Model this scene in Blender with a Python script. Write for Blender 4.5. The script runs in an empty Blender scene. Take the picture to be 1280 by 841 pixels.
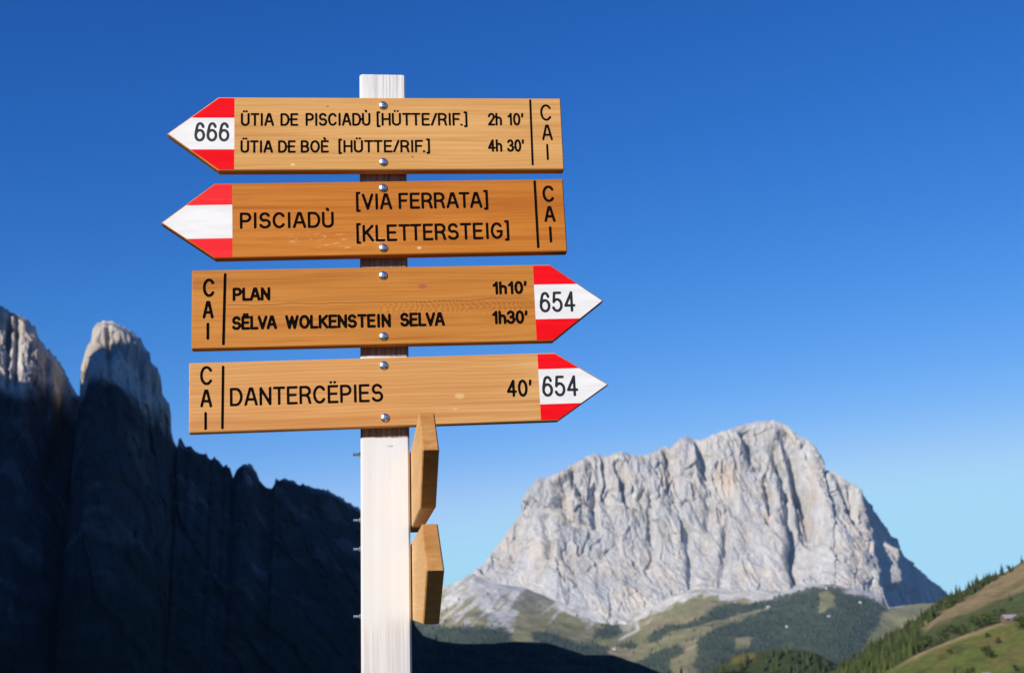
import bpy, math, random
import numpy as np
from mathutils import Matrix, Vector

rng = np.random.default_rng(7)
random.seed(7)
S = bpy.context.scene
COL = S.collection
R = math.radians

# ------------------------------------------------------------------ camera
F_PX, PITCH, ROLL, EYE = 1585.0, 0.20727, 0.0278, 1.6
cd = bpy.data.cameras.new('camera')
cam = bpy.data.objects.new('camera', cd)
COL.objects.link(cam)
cd.sensor_fit = 'HORIZONTAL'
cd.sensor_width = 36.0
cd.lens = F_PX * 36.0 / 1280.0
cd.clip_start, cd.clip_end = 0.05, 60000
cd.dof.use_dof = True
cd.dof.focus_distance = 2.33
cd.dof.aperture_fstop = 10.0
cam.matrix_world = (Matrix.Translation((0, 0, EYE)) @ Matrix.Rotation(math.pi / 2 + PITCH, 4, 'X')
                    @ Matrix.Rotation(-ROLL, 4, 'Z'))
S.camera = cam

# ------------------------------------------------------------------ sky, sun, exposure
SUN_EL, SUN_LEFT = R(22.8), R(36.7)          # the sun stands behind the camera, to the left
sv = Vector((-math.sin(SUN_LEFT) * math.cos(SUN_EL), -math.cos(SUN_LEFT) * math.cos(SUN_EL), math.sin(SUN_EL)))
wd = bpy.data.worlds.new('World')
S.world = wd
wd.use_nodes = True
wn = wd.node_tree.nodes
sky = wn.new('ShaderNodeTexSky')
sky.sky_type = 'NISHITA'
sky.sun_disc = False
sky.sun_elevation = SUN_EL
sky.sun_rotation = math.atan2(sv.x, sv.y)
sky.altitude = 2100
sky.air_density = 1.0
sky.dust_density = 0.3
sky.ozone_density = 3.0
bg = wn['Background']
# the deep, saturated blue of a dry high-altitude morning: each channel gets its own contrast
EXPO = 0.25
sep_, com_ = wn.new('ShaderNodeSeparateColor'), wn.new('ShaderNodeCombineColor')
wd.node_tree.links.new(sky.outputs[0], sep_.inputs[0])
for i_, (g_, k_) in enumerate(((2.5, 4.0), (1.33, 1.14), (.90, 1.24))):
    m1, m2, m3 = (wn.new('ShaderNodeMath') for _ in range(3))
    m1.operation, m2.operation, m3.operation = 'MULTIPLY', 'POWER', 'MULTIPLY'
    m1.inputs[1].default_value, m2.inputs[1].default_value, m3.inputs[1].default_value = .1, g_, 10 * k_ / 2 ** EXPO
    wd.node_tree.links.new(sep_.outputs[i_], m1.inputs[0])
    wd.node_tree.links.new(m1.outputs[0], m2.inputs[0])
    m4 = wn.new('ShaderNodeMath')
    m4.operation = 'SMOOTH_MIN'
    m4.inputs[1].default_value, m4.inputs[2].default_value = (.105, .67, .80)[i_], (.06, .2, .2)[i_]
    wd.node_tree.links.new(m2.outputs[0], m4.inputs[0])
    wd.node_tree.links.new(m4.outputs[0], m3.inputs[0])
    wd.node_tree.links.new(m3.outputs[0], com_.inputs[i_])
wd.node_tree.links.new(com_.outputs[0], bg.inputs[0])
bg.inputs[1].default_value = 0.10
sl = bpy.data.lights.new('sun', 'SUN')
sl.energy = 5.0
sl.angle = R(0.53)
sl.color = (1.0, 0.93, 0.82)
so = bpy.data.objects.new('sun', sl)
so.rotation_euler = (-sv).to_track_quat('-Z', 'Y').to_euler()
COL.objects.link(so)
S.view_settings.view_transform = 'Standard'
S.view_settings.look = 'None'
S.view_settings.gamma = 1.0
S.view_settings.use_curve_mapping = False
S.view_settings.exposure = EXPO
S.cycles.max_bounces = 6
S.cycles.volume_bounces = 0
S.cycles.use_denoising = True

# ------------------------------------------------------------------ helpers
CP, SP, CR, SR = math.cos(PITCH), math.sin(PITCH), math.cos(ROLL), math.sin(ROLL)


def at(px, py, D):
    """point at forward distance D that the photograph shows at (px, py)"""
    px, py, D = np.asarray(px, float), np.asarray(py, float), np.asarray(D, float)
    X, Y = px - 640.0, 420.5 - py
    u = (X * CR + Y * SR) / F_PX
    v = (-X * SR + Y * CR) / F_PX
    yw = CP - v * SP
    zw = SP + v * CP
    k = D / yw
    return np.stack([u * k, yw * k, zw * k + EYE], -1)


def tag(o, label=None, cat=None, group=None, kind=None):
    if label: o['label'] = label
    if cat: o['category'] = cat
    if group: o['group'] = group
    if kind: o['kind'] = kind
    return o


def link(name, data, parent=None, loc=None, rot=None):
    o = bpy.data.objects.new(name, data)
    COL.objects.link(o)
    if parent: o.parent = parent
    if loc is not None: o.location = loc
    if rot is not None: o.rotation_euler = rot
    return o


def mesh(name, V, Fs, mat=None, smooth=False, col=None):
    """V (n,3); Fs: (m,4)/(m,3) int array, or list of index lists"""
    me = bpy.data.meshes.new(name)
    V = np.asarray(V, np.float32)
    if isinstance(Fs, np.ndarray):
        k = Fs.shape[1]
        me.vertices.add(len(V))
        me.vertices.foreach_set('co', V.ravel())
        me.loops.add(Fs.size)
        me.loops.foreach_set('vertex_index', np.ascontiguousarray(Fs, np.int32).ravel())
        me.polygons.add(len(Fs))
        me.polygons.foreach_set('loop_start', np.arange(0, Fs.size, k, dtype=np.int32))
        me.update(calc_edges=True)
    else:
        me.from_pydata(V.tolist(), [], [list(f) for f in Fs])
    if col is not None:
        a = me.color_attributes.new('Col', 'FLOAT_COLOR', 'POINT')
        c = np.ones((len(V), 4), np.float32)
        c[:, :3] = col
        a.data.foreach_set('color', c.ravel())
    if smooth:
        me.polygons.foreach_set('use_smooth', np.ones(len(me.polygons), bool))
    if mat: me.materials.append(mat.m if isinstance(mat, NT) else mat)
    me.validate()
    return me


def compact(V, Fs, *extra):
    used = np.unique(Fs)
    m = np.full(len(V), -1, np.int64)
    m[used] = np.arange(len(used))
    return (V[used], m[Fs]) + tuple(e[used] for e in extra)


def grid_faces(nu, nv):
    i = np.arange(nu * nv).reshape(nu, nv)
    return np.stack([i[:-1, :-1], i[1:, :-1], i[1:, 1:], i[:-1, 1:]], -1).reshape(-1, 4)


def _hash(ix, iy, iz, seed):
    h = (ix.astype(np.uint32) * np.uint32(374761393) + iy.astype(np.uint32) * np.uint32(668265263)
         + iz.astype(np.uint32) * np.uint32(2246822519) + np.uint32(seed * 3266489 + 17))
    h = (h ^ (h >> np.uint32(13))) * np.uint32(1274126177)
    h = (h ^ (h >> np.uint32(16))) * np.uint32(2654435769)
    return h ^ (h >> np.uint32(15))


_G = np.array([[1, 1, 0], [-1, 1, 0], [1, -1, 0], [-1, -1, 0], [1, 0, 1], [-1, 0, 1], [1, 0, -1], [-1, 0, -1],
               [0, 1, 1], [0, -1, 1], [0, 1, -1], [0, -1, -1]], float)


def perlin(x, y, z, seed=0):
    x, y, z = np.broadcast_arrays(np.asarray(x, float), np.asarray(y, float), np.asarray(z, float))
    xi, yi, zi = np.floor(x).astype(np.int64), np.floor(y).astype(np.int64), np.floor(z).astype(np.int64)
    fx, fy, fz = x - xi, y - yi, z - zi
    w = [t * t * t * (t * (t * 6 - 15) + 10) for t in (fx, fy, fz)]
    out = 0
    for dx in (0, 1):
        for dy in (0, 1):
            for dz in (0, 1):
                g = _G[_hash(xi + dx, yi + dy, zi + dz, seed) % np.uint32(12)]
                d = g[..., 0] * (fx - dx) + g[..., 1] * (fy - dy) + g[..., 2] * (fz - dz)
                out = out + d * (w[0] if dx else 1 - w[0]) * (w[1] if dy else 1 - w[1]) * (w[2] if dz else 1 - w[2])
    return out


def fbm(x, y, z, seed=0, oct=4, gain=.5):
    a, f, o = 1.0, 1.0, 0
    for k in range(oct):
        o = o + a * perlin(x * f, y * f, z * f, seed + k * 11)
        a *= gain
        f *= 2.03
    return o


def ridged(x, y, z, seed=0, oct=4, gain=.5):
    a, f, o = 1.0, 1.0, 0
    for k in range(oct):
        o = o + a * (1 - 2.2 * np.abs(perlin(x * f, y * f, z * f, seed + k * 11)))
        a *= gain
        f *= 2.03
    return o


def facets(a, b, seed):
    """broken planes: every irregular cell of (a, b) is its own tilted facet"""
    ia, ib = np.floor(a).astype(np.int64), np.floor(b).astype(np.int64)
    best = np.full(a.shape, 9e9)
    out = np.zeros(a.shape)
    for da in (-1, 0, 1):
        for db in (-1, 0, 1):
            ca, cb = ia + da, ib + db
            h = _hash(ca, cb, ca * 0 + 3, seed)
            pa = ca + (h & np.uint32(255)) / 255.0
            pb = cb + ((h >> np.uint32(8)) & np.uint32(255)) / 255.0
            d = (a - pa) ** 2 + (b - pb) ** 2
            h2 = _hash(ca, cb, ca * 0 + 7, seed)
            v = ((h2 & np.uint32(255)) / 127.5 - 1) * .45 + ((h2 >> np.uint32(8) & np.uint32(255)) / 127.5 - 1) * 1.5 * (a - pa) \
                + ((h2 >> np.uint32(16) & np.uint32(255)) / 127.5 - 1) * .9 * (b - pb)
            m = d < best
            out = np.where(m, v, out)
            best = np.where(m, d, best)
    return out


def sstep(a, b, x):
    t = np.clip((x - a) / (b - a), 0, 1)
    return t * t * (3 - 2 * t)


def poly_sd(px, py, P):
    """signed distance to polygon (positive inside)"""
    P = np.asarray(P, float)
    d = np.full(px.shape, 1e9)
    ins = np.zeros(px.shape, bool)
    for (x0, y0), (x1, y1) in zip(P, np.roll(P, -1, 0)):
        ex, ey = x1 - x0, y1 - y0
        t = np.clip(((px - x0) * ex + (py - y0) * ey) / (ex * ex + ey * ey + 1e-9), 0, 1)
        d = np.minimum(d, np.hypot(px - x0 - t * ex, py - y0 - t * ey))
        c = ((y0 > py) != (y1 > py))
        with np.errstate(divide='ignore', invalid='ignore'):
            ins ^= c & (px < (x1 - x0) * (py - y0) / (y1 - y0 + 1e-12) + x0)
    return np.where(ins, d, -d)


def line_d(px, py, P):
    d = np.full(px.shape, 1e9)
    P = np.asarray(P, float)
    for (x0, y0), (x1, y1) in zip(P[:-1], P[1:]):
        ex, ey = x1 - x0, y1 - y0
        t = np.clip(((px - x0) * ex + (py - y0) * ey) / (ex * ex + ey * ey + 1e-9), 0, 1)
        d = np.minimum(d, np.hypot(px - x0 - t * ex, py - y0 - t * ey))
    return d


def mixc(c, col, m):
    return c * (1 - m[..., None]) + np.asarray(col, float) * m[..., None]


# ------------------------------------------------------------------ material helpers
class NT:
    def __init__(s, name):
        s.m = bpy.data.materials.new(name)
        s.m.use_nodes = True
        s.t = s.m.node_tree
        s.b = s.t.nodes['Principled BSDF']

    def n(s, typ, **kw):
        nd = s.t.nodes.new('ShaderNode' + typ)
        for k, v in kw.items():
            setattr(nd, k, v)
        return nd

    def l(s, a, b):
        s.t.links.new(a, b)

    def math(s, op, a, b=None, c=None):
        nd = s.n('Math', operation=op)
        for i, v in enumerate((a, b, c)):
            if v is None: continue
            if isinstance(v, (int, float)): nd.inputs[i].default_value = v
            else: s.l(v, nd.inputs[i])
        return nd.outputs[0]

    def coord(s, scale=(1, 1, 1), off=(0, 0, 0), out='Object'):
        tc = s.n('TexCoord')
        mp = s.n('Mapping')
        mp.inputs['Scale'].default_value = scale
        mp.inputs['Location'].default_value = off
        s.l(tc.outputs[out], mp.inputs['Vector'])
        return mp.outputs[0]

    def noise(s, vec, scale=1, detail=3, rough=.5, dist=0):
        nd = s.n('TexNoise')
        nd.inputs['Scale'].default_value = scale
        nd.inputs['Detail'].default_value = detail
        nd.inputs['Roughness'].default_value = rough
        nd.inputs['Distortion'].default_value = dist
        s.l(vec, nd.inputs['Vector'])
        return nd.outputs['Fac']

    def ramp(s, fac, lo, hi, a=0.0, b=1.0):
        nd = s.n('MapRange', clamp=True)
        nd.interpolation_type = 'SMOOTHSTEP'
        for i, v in zip((1, 2, 3, 4), (lo, hi, a, b)): nd.inputs[i].default_value = v
        s.l(fac, nd.inputs[0])
        return nd.outputs[0]

    def mix(s, fac, a, b, mode='MIX'):
        nd = s.n('Mix', data_type='RGBA', blend_type=mode)
        for i, v in ((0, fac), (6, a), (7, b)):
            if isinstance(v, (int, float)): nd.inputs[i].default_value = v
            elif isinstance(v, tuple): nd.inputs[i].default_value = (*v, 1) if len(v) == 3 else v
            else: s.l(v, nd.inputs[i])
        return nd.outputs[2]

    def bump(s, h, strength=.3, dist=.001):
        nd = s.n('Bump')
        nd.inputs['Strength'].default_value = strength
        nd.inputs['Distance'].default_value = dist
        s.l(h, nd.inputs['Height'])
        s.l(nd.outputs[0], s.b.inputs['Normal'])

    def done(s, col, rough=.6, spec=.3):
        if isinstance(col, tuple): s.b.inputs['Base Color'].default_value = (*col, 1)
        else: s.l(col, s.b.inputs['Base Color'])
        if isinstance(rough, (int, float)): s.b.inputs['Roughness'].default_value = rough
        else: s.l(rough, s.b.inputs['Roughness'])
        s.b.inputs['Specular IOR Level'].default_value = spec
        return s.m


def terrain_mat(name, nscale=.02, amount=.35, bump=.5, bdist=3.0, stretch=1.0):
    t = NT(name)
    at_ = t.n('Attribute', attribute_name='Col')
    v = t.coord((1, 1, stretch))
    a = t.noise(v, nscale, 6, .65)
    b = t.noise(v, nscale * 6, 5, .7)
    f = t.math('ADD', t.math('MULTIPLY', a, .55), t.math('MULTIPLY', b, .45))
    g = t.ramp(f, .3, .7, 1 - amount, 1 + amount)
    cmb = t.n('CombineColor')
    for i in range(3): t.l(g, cmb.inputs[i])
    c = t.mix(1.0, at_.outputs['Color'], cmb.outputs[0], 'MULTIPLY')
    t.bump(f, bump, bdist)
    return t.done(c, .95, .05)


def rock_mat(name, nscale=.012, bump=.8, bdist=14.0):
    t = NT(name)
    at_ = t.n('Attribute', attribute_name='Col')
    v = t.coord((1, 1, .22))
    iso = t.coord((.8, .8, 1.3))
    a = t.noise(v, nscale, 8, .62, .6)
    b = t.noise(v, nscale * 4, 6, .65)
    cc = t.noise(iso, nscale * .6, 5, .6)
    f = t.math('ADD', t.math('MULTIPLY', a, .5), t.math('MULTIPLY', b, .5))
    g = t.ramp(f, .32, .68, .76, 1.2)
    cmb = t.n('CombineColor')
    for i in range(3): t.l(g, cmb.inputs[i])
    c = t.mix(1.0, at_.outputs['Color'], cmb.outputs[0], 'MULTIPLY')
    warm = t.ramp(cc, .45, .68, 0, .5)
    c = t.mix(warm, c, t.mix(1.0, c, (1.12, .97, .80), 'MULTIPLY'))
    cool = t.ramp(cc, .30, .48, .5, 0)
    c = t.mix(cool, c, t.mix(1.0, c, (.86, .93, 1.0), 'MULTIPLY'))
    t.bump(t.math('ADD', f, t.math('MULTIPLY', t.noise(iso, nscale * 5, 6, .7), .6)), bump, bdist)
    return t.done(c, .95, .05)


# ================================================================== THE SETTING
def interp(x, table, k):
    table = np.asarray(table, float)
    return np.interp(x, table[:, 0], table[:, k])


def ground():
    n_r, n_a = 90, 128
    r = np.concatenate([[0], np.geomspace(.6, 10300, n_r - 1)])
    a = np.linspace(0, 2 * np.pi, n_a, endpoint=False)
    RR, A = np.meshgrid(r, a, indexing='ij')
    x, y = RR * np.sin(A), RR * np.cos(A)
    z = -np.maximum(0, RR - 5) ** 1.0 * .12 * sstep(3, 30, RR)
    z = np.maximum(z, -420.0)
    z += .03 * fbm(x * .5, y * .5, 0, 3) * sstep(.2, 3, RR) * (RR < 60) + 6 * fbm(x / 400, y / 400, 0, 4) * sstep(60, 600, RR)
    i = np.arange(n_r * n_a).reshape(n_r, n_a)
    f = np.stack([i[:-1], i[1:], np.roll(i[1:], -1, 1), np.roll(i[:-1], -1, 1)], -1).reshape(-1, 4)[:, ::-1]
    c = np.full((n_r, n_a, 3), (.035, .042, .016))
    c = mixc(c, (.06, .045, .022), sstep(-.2, .5, fbm(x / 9, y / 9, 0, 8)))
    link('ground', mesh('ground', np.stack([x, y, z], -1).reshape(-1, 3), f, terrain_mat('meadow ground', 1.5, .4, .6, .03), True, c.reshape(-1, 3)))['kind'] = 'structure'


ground()


def mountain(name, ridge, dtab, foot, nu, nv, prof, amp, wl, seed, colour, mat, back=500., jag=0., extra=None, zs=.28, soft=0., front=0.):
    """rock wall: columns run from the crest to the foot, relief along the wall's own normal, and a back slope"""
    ridge = np.asarray(ridge, float)
    seg = np.concatenate([[0], np.cumsum(np.hypot(np.diff(ridge[:, 0]), np.diff(ridge[:, 1]) * .6))])
    s = np.linspace(0, seg[-1], nu)
    rx, ry = np.interp(s, seg, ridge[:, 0]), np.interp(s, seg, ridge[:, 1])
    # foot and distance keyed by position along the ridge (by ridge x)
    key = np.maximum.accumulate(rx)
    Pr = at(rx, ry, interp(key, dtab, 1))
    Pf = at(interp(key, foot, 1), interp(key, foot, 2), interp(key, foot, 3))
    v = np.linspace(0, 1, nv) ** 1.15
    g = prof(v)
    P = Pr[:, None] * 1.0 + 0 * v[None, :, None]
    d = Pf - Pr
    P = np.stack([Pr[:, None, 0] + d[:, None, 0] * g, Pr[:, None, 1] + d[:, None, 1] * g, Pr[:, None, 2] + d[:, None, 2] * v], -1)
    # smoothed normal
    Q = P.copy()
    k = max(3, nu // 60)
    for _ in range(2):
        Qp = np.pad(Q, ((k, k), (0, 0), (0, 0)), mode='edge')
        cs = np.cumsum(np.concatenate([np.zeros_like(Qp[:1]), Qp]), 0)
        Q = (cs[2 * k + 1:] - cs[:-2 * k - 1]) / (2 * k + 1)
    du, dv = np.gradient(Q, axis=0), np.gradient(Q, axis=1)
    N = np.cross(du, dv)
    N /= np.linalg.norm(N, axis=-1, keepdims=True) + 1e-9
    if N[..., 1].mean() > 0: N = -N
    x, y, z = P[..., 0], P[..., 1], P[..., 2]
    wx = x + .35 * wl * fbm(x / wl / 2, y / wl / 2, z / wl / 2, seed + 50, 3)
    r1 = ridged(wx / wl, y / wl, z / wl * zs, seed, 2)
    r2 = ridged(wx / wl * 2.7, y / wl * 2.7, z / wl * zs * 2.7, seed + 5, 3)
    r3 = fbm(x / wl * 7, y / wl * 7, z / wl * 3.2, seed + 9, 3)
    led = fbm(x / wl * .3, y / wl * .3, z / wl * 2.4, seed + 21, 3)
    sw = .22 * fbm(x / wl, y / wl, z / wl, seed + 61, 4)
    al = (x + .6 * y) / wl
    f1 = facets(al * 1.5 + sw + .12 * z / wl, z / wl * .62 + sw, seed + 1)
    f2 = facets(al * 3.6 + sw * 2 - .2 * z / wl, z / wl * 1.5 + sw * 2, seed + 2)
    f3 = facets(al * 8.5 + sw * 4 + .3 * z / wl, z / wl * 4.2 + sw * 4, seed + 3)
    h = amp * (.34 * r1 + .13 * r2 + .10 * r3 + .2 * led + .50 * f1 + .26 * f2 + .12 * f3)
    fade = sstep(0, .05, v) * .8 + .2
    h = h * fade * (1 - soft * sstep(.35, .75, v))
    if extra is not None: h = h + extra(rx[:, None] + 0 * v, v[None, :] + 0 * rx[:, None], x, y, z) * sstep(-.004, .05, v)
    if front:
        tc = np.stack([-x, -y, 0 * z], -1) / np.hypot(x, y)[..., None]
        N = N * (1 - front) + tc * front
        h = h * sstep(-.006, .05, v)
    P = P + N * h[..., None]
    if jag: P[:, 0, 2] += jag * fbm(P[:, 0, 0] / (wl * .1), P[:, 0, 1] / (wl * .1), 0, seed + 33, 3)
    # back slope
    nb = 8
    B = np.repeat(P[:, :1], nb, 1).copy()
    t = np.linspace(1, 0, nb + 1)[:-1]
    bx = B[..., 0] / np.hypot(B[..., 0], B[..., 1])
    by = B[..., 1] / np.hypot(B[..., 0], B[..., 1])
    B[..., 0] += bx * back * t ** 1.0
    B[..., 1] += by * back * t
    zf = Pf[:, 2][:, None]
    B[..., 2] = B[..., 2] + (zf - B[..., 2]) * t ** 1.2
    A = np.concatenate([B, P], 1)
    tot = nb + nv
    vv = np.concatenate([np.zeros(nb), v])
    c = colour(A, rx[:, None] + np.zeros(tot), vv[None] + np.zeros((nu, 1)))
    f = grid_faces(nu, tot)
    o = link(name, mesh(name, A.reshape(-1, 3), f, mat, True, c.reshape(-1, 3)))
    o['kind'] = 'structure'
    return o


# ---- far pale rock massif ---------------------------------------------------------------
FAR_RIDGE = [(560, 742), (591.6, 714), (605, 704), (616.6, 688), (628, 674), (638, 658), (648, 646.7), (652, 636), (654, 625.7), (662, 615.5),
             (676, 599), (688, 596.5), (700.5, 590), (716.8, 581), (733, 571), (743, 567), (757, 571), (777.6, 564), (790, 569.7),
             (810, 568), (830, 558.8), (838, 560.8), (848.5, 548.6), (858.6, 545.4), (866, 549), (874, 550.7), (890.6, 543.8),
             (919, 534.5), (937, 529.2), (947.4, 526.4), (967.6, 526.4), (984, 531.6), (996, 544.6), (1006, 548.7), (1018, 556.8),
             (1026.5, 573), (1028.5, 589), (1044.7, 591), (1061, 603.4), (1071, 607.5), (1081, 621.7), (1097.5, 650), (1113.7, 674.4),
             (1134, 703), (1146, 709), (1162, 725), (1174.5, 733), (1190, 748)]
FAR_D = [(560, 7700), (650, 7900), (700, 7800), (850, 7950), (950, 8000), (1028, 7950), (1071, 7900), (1100, 8350), (1190, 9300)]
FAR_FOOT = [(560, 520, 800, 7150), (605, 575, 800, 7150), (652, 640, 800, 7150), (800, 795, 800, 7150), (950, 945, 800, 7150),
            (1028, 1040, 800, 7150), (1071, 1116, 800, 7250), (1085, 1124, 800, 7500), (1110, 1140, 800, 8000), (1190, 1192, 800, 9200)]
GULLY = [  # (crest x, v) polylines of deep chimneys, width in ridge px, depth in m
    ([(869, 0), (875, .12), (884, .25)], 5, 90), ([(882, .32), (885, .46)], 6, 80), ([(700, .10), (702, .22)], 7, 90),
    ([(742, .20), (744, .42)], 4, 70), ([(688, .28), (692, .55)], 4, 60), ([(770, .06), (782, .3)], 4, 60), ([(830, .03), (842, .3)], 4, 70),
    ([(930, .03), (945, .22)], 6, 90), ([(983, .06), (992, .2), (1002, .33)], 8, 120), ([(1004, .30), (1012, .5)], 9, 150),
    ([(968, .14), (980, .36), (990, .6)], 6, 110), ([(955, .3), (958, .5)], 4, 60), ([(985, .62), (992, .76)], 6, 90),
    ([(1046, .02), (1058, .2), (1062, .3)], 5, 70), ([(1062, .05), (1070, .28)], 5, 70), ([(905, .5), (902, .75)], 5, 50),
    ([(990, .78), (1008, .95), (1016, .8), (1012, .7)], 2.5, 40), ([(660, .05), (668, .3)], 4, 50), ([(715, .02), (722, .2)], 4, 60),
    ([(810, .25), (815, .6)], 4, 50), ([(860, .5), (866, .8)], 5, 40)]


def far_extra(rx, v, x, y, z):
    h = np.zeros_like(rx)
    wob = 3.5 * fbm(x / 160, y / 160, z / 160, 91, 3)
    for pl, w, dep in GULLY:
        d = line_d(rx + wob, v * 220, [(a, b * 220) for a, b in pl])
        h -= dep * np.exp(-(d / w) ** 2)
    h *= (.6 + .4 * sstep(-.25, .25, fbm(x / 130, y / 130, z / 170, 95, 3)))
    cw = x + 60 * fbm(x / 150, y / 150, z / 200, 96, 3)
    cr = np.clip(1 - 7 * np.abs(perlin(cw / 95, y / 95, z / 330, 97)), 0, 1) * sstep(-.05, .3, perlin(x / 260, y / 260, z / 240, 98))
    h -= 26 * cr * (1 - .6 * sstep(.6, .9, v))
    c2 = np.clip(1 - 7 * np.abs(perlin(cw / 48 + z / 210, y / 48, z / 230, 99)), 0, 1) * sstep(.0, .35, perlin(x / 170, y / 170, z / 150, 100))
    h -= 13 * c2
    zt = z + .35 * x + 50 * fbm(x / 240, y / 240, z / 240, 101, 3)
    le = np.clip(1 - 5 * np.abs(perlin(x / 700, y / 700, zt / 75, 102)), 0, 1) * sstep(-.1, .25, perlin(x / 420, y / 420, z / 200, 103)) * sstep(.25, .5, v)
    h += 13 * le
    # big buttresses either side of the summit chimney, and a scooped centre-left wall
    h += 70 * np.exp(-((rx - 1035) / 26) ** 2) * sstep(.1, .5, v) - 60 * np.exp(-((rx - 1000) / 18) ** 2) * sstep(.0, .3, v) * (1 - sstep(.6, .9, v))
    h += 85 * np.exp(-((rx - 1091 + 4 * v) / 4) ** 2) * sstep(.28, .38, v) * (1 - sstep(.6, .66, v)) + 60 * np.exp(-((rx - 1121) / 4.5) ** 2) * sstep(.28, .36, v) * (1 - sstep(.5, .56, v))
    h += 60 * np.exp(-((rx - 690) / 28) ** 2) * (1 - sstep(.4, .9, v))
    return h


def far_col(A, rx, v):
    x, y, z = A[..., 0], A[..., 1], A[..., 2]
    c = np.full(A.shape, (.485, .47, .455))
    n = fbm(x / 260, y / 260, z / 500, 71, 4)
    c = mixc(c, (.41, .41, .42), sstep(-.1, .5, n) * .8)
    c = mixc(c, (.53, .455, .38), sstep(.15, .6, fbm(x / 110, y / 110, z / 420, 72, 4)) * .55)
    c = mixc(c, (.55, .545, .53), sstep(.72, .9, v + .06 * n) * .7)
    return c


ROCK_FAR = rock_mat('pale dolomite', .010, .9, 22.0)
mountain('mountain', FAR_RIDGE, FAR_D, FAR_FOOT, 1000, 330,
         lambda v: .02 * sstep(0, .03, v) + .30 * v + .68 * v ** 2.4, 58, 300, 5, far_col, ROCK_FAR, 900, 14, far_extra, .25, .5)

# ---- alpine meadow and forest at its foot -----------------------------------------------
EDGE = [(500, 752), (557, 731), (567, 729), (580, 722), (592, 716), (615, 730), (640, 738), (670, 745), (700, 756), (730, 764), (760, 768), (790, 770),
        (810, 766), (840, 752), (875, 738), (905, 741), (950, 744), (978, 748), (1010, 738), (1040, 733), (1078, 744), (1110, 757), (1150, 752), (1200, 750), (1300, 745)]
FORESTS = [
    [(857, 789), (872, 776), (890, 763), (902, 756), (940, 754), (962, 752), (985, 746), (1012, 738), (1040, 733), (1078, 745), (1108, 757), (1106, 772), (1085, 800), (1060, 860), (880, 860), (866, 834), (874, 800), (905, 785), (945, 770), (925, 768), (890, 783)],
    [(822, 789), (850, 781), (868, 778), (862, 786), (840, 794), (815, 810), (808, 808)],
    [(798, 828), (812, 818), (850, 808), (857, 816), (838, 826), (842, 860), (780, 860)], [(856, 803), (866, 801), (866, 806), (857, 806)],
    [(772, 812), (784, 804), (797, 806), (792, 813)], [(742, 791), (757, 780), (775, 781), (780, 792), (765, 799), (748, 799)],
    [(515, 775), (540, 775), (560, 786), (590, 789), (625, 787), (640, 796), (640, 812), (515, 812)],
    [(665, 795), (690, 795), (725, 806), (760, 812), (760, 830), (700, 815), (670, 806)]]
CLEAR = [[(1024, 745), (1036, 738), (1046, 760), (1022, 765)], [(919, 804), (945, 803), (935, 818), (919, 818)]]
BRIGHT = [([(875.6, 730), (850, 748), (827, 764.7)], 4.5), ([(808.4, 771), (793.6, 777), (798, 787), (774, 802)], 2.6), ([(694, 755), (700, 763), (715, 771), (733, 778)], 2.2),
          ([(730, 760), (745, 768)], 1.8), ([(905, 741), (930, 742), (950, 745)], 5), ([(857, 790), (900, 778), (960, 764)], .1), ([(722, 748), (780, 764), (800, 768)], 3)]


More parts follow.
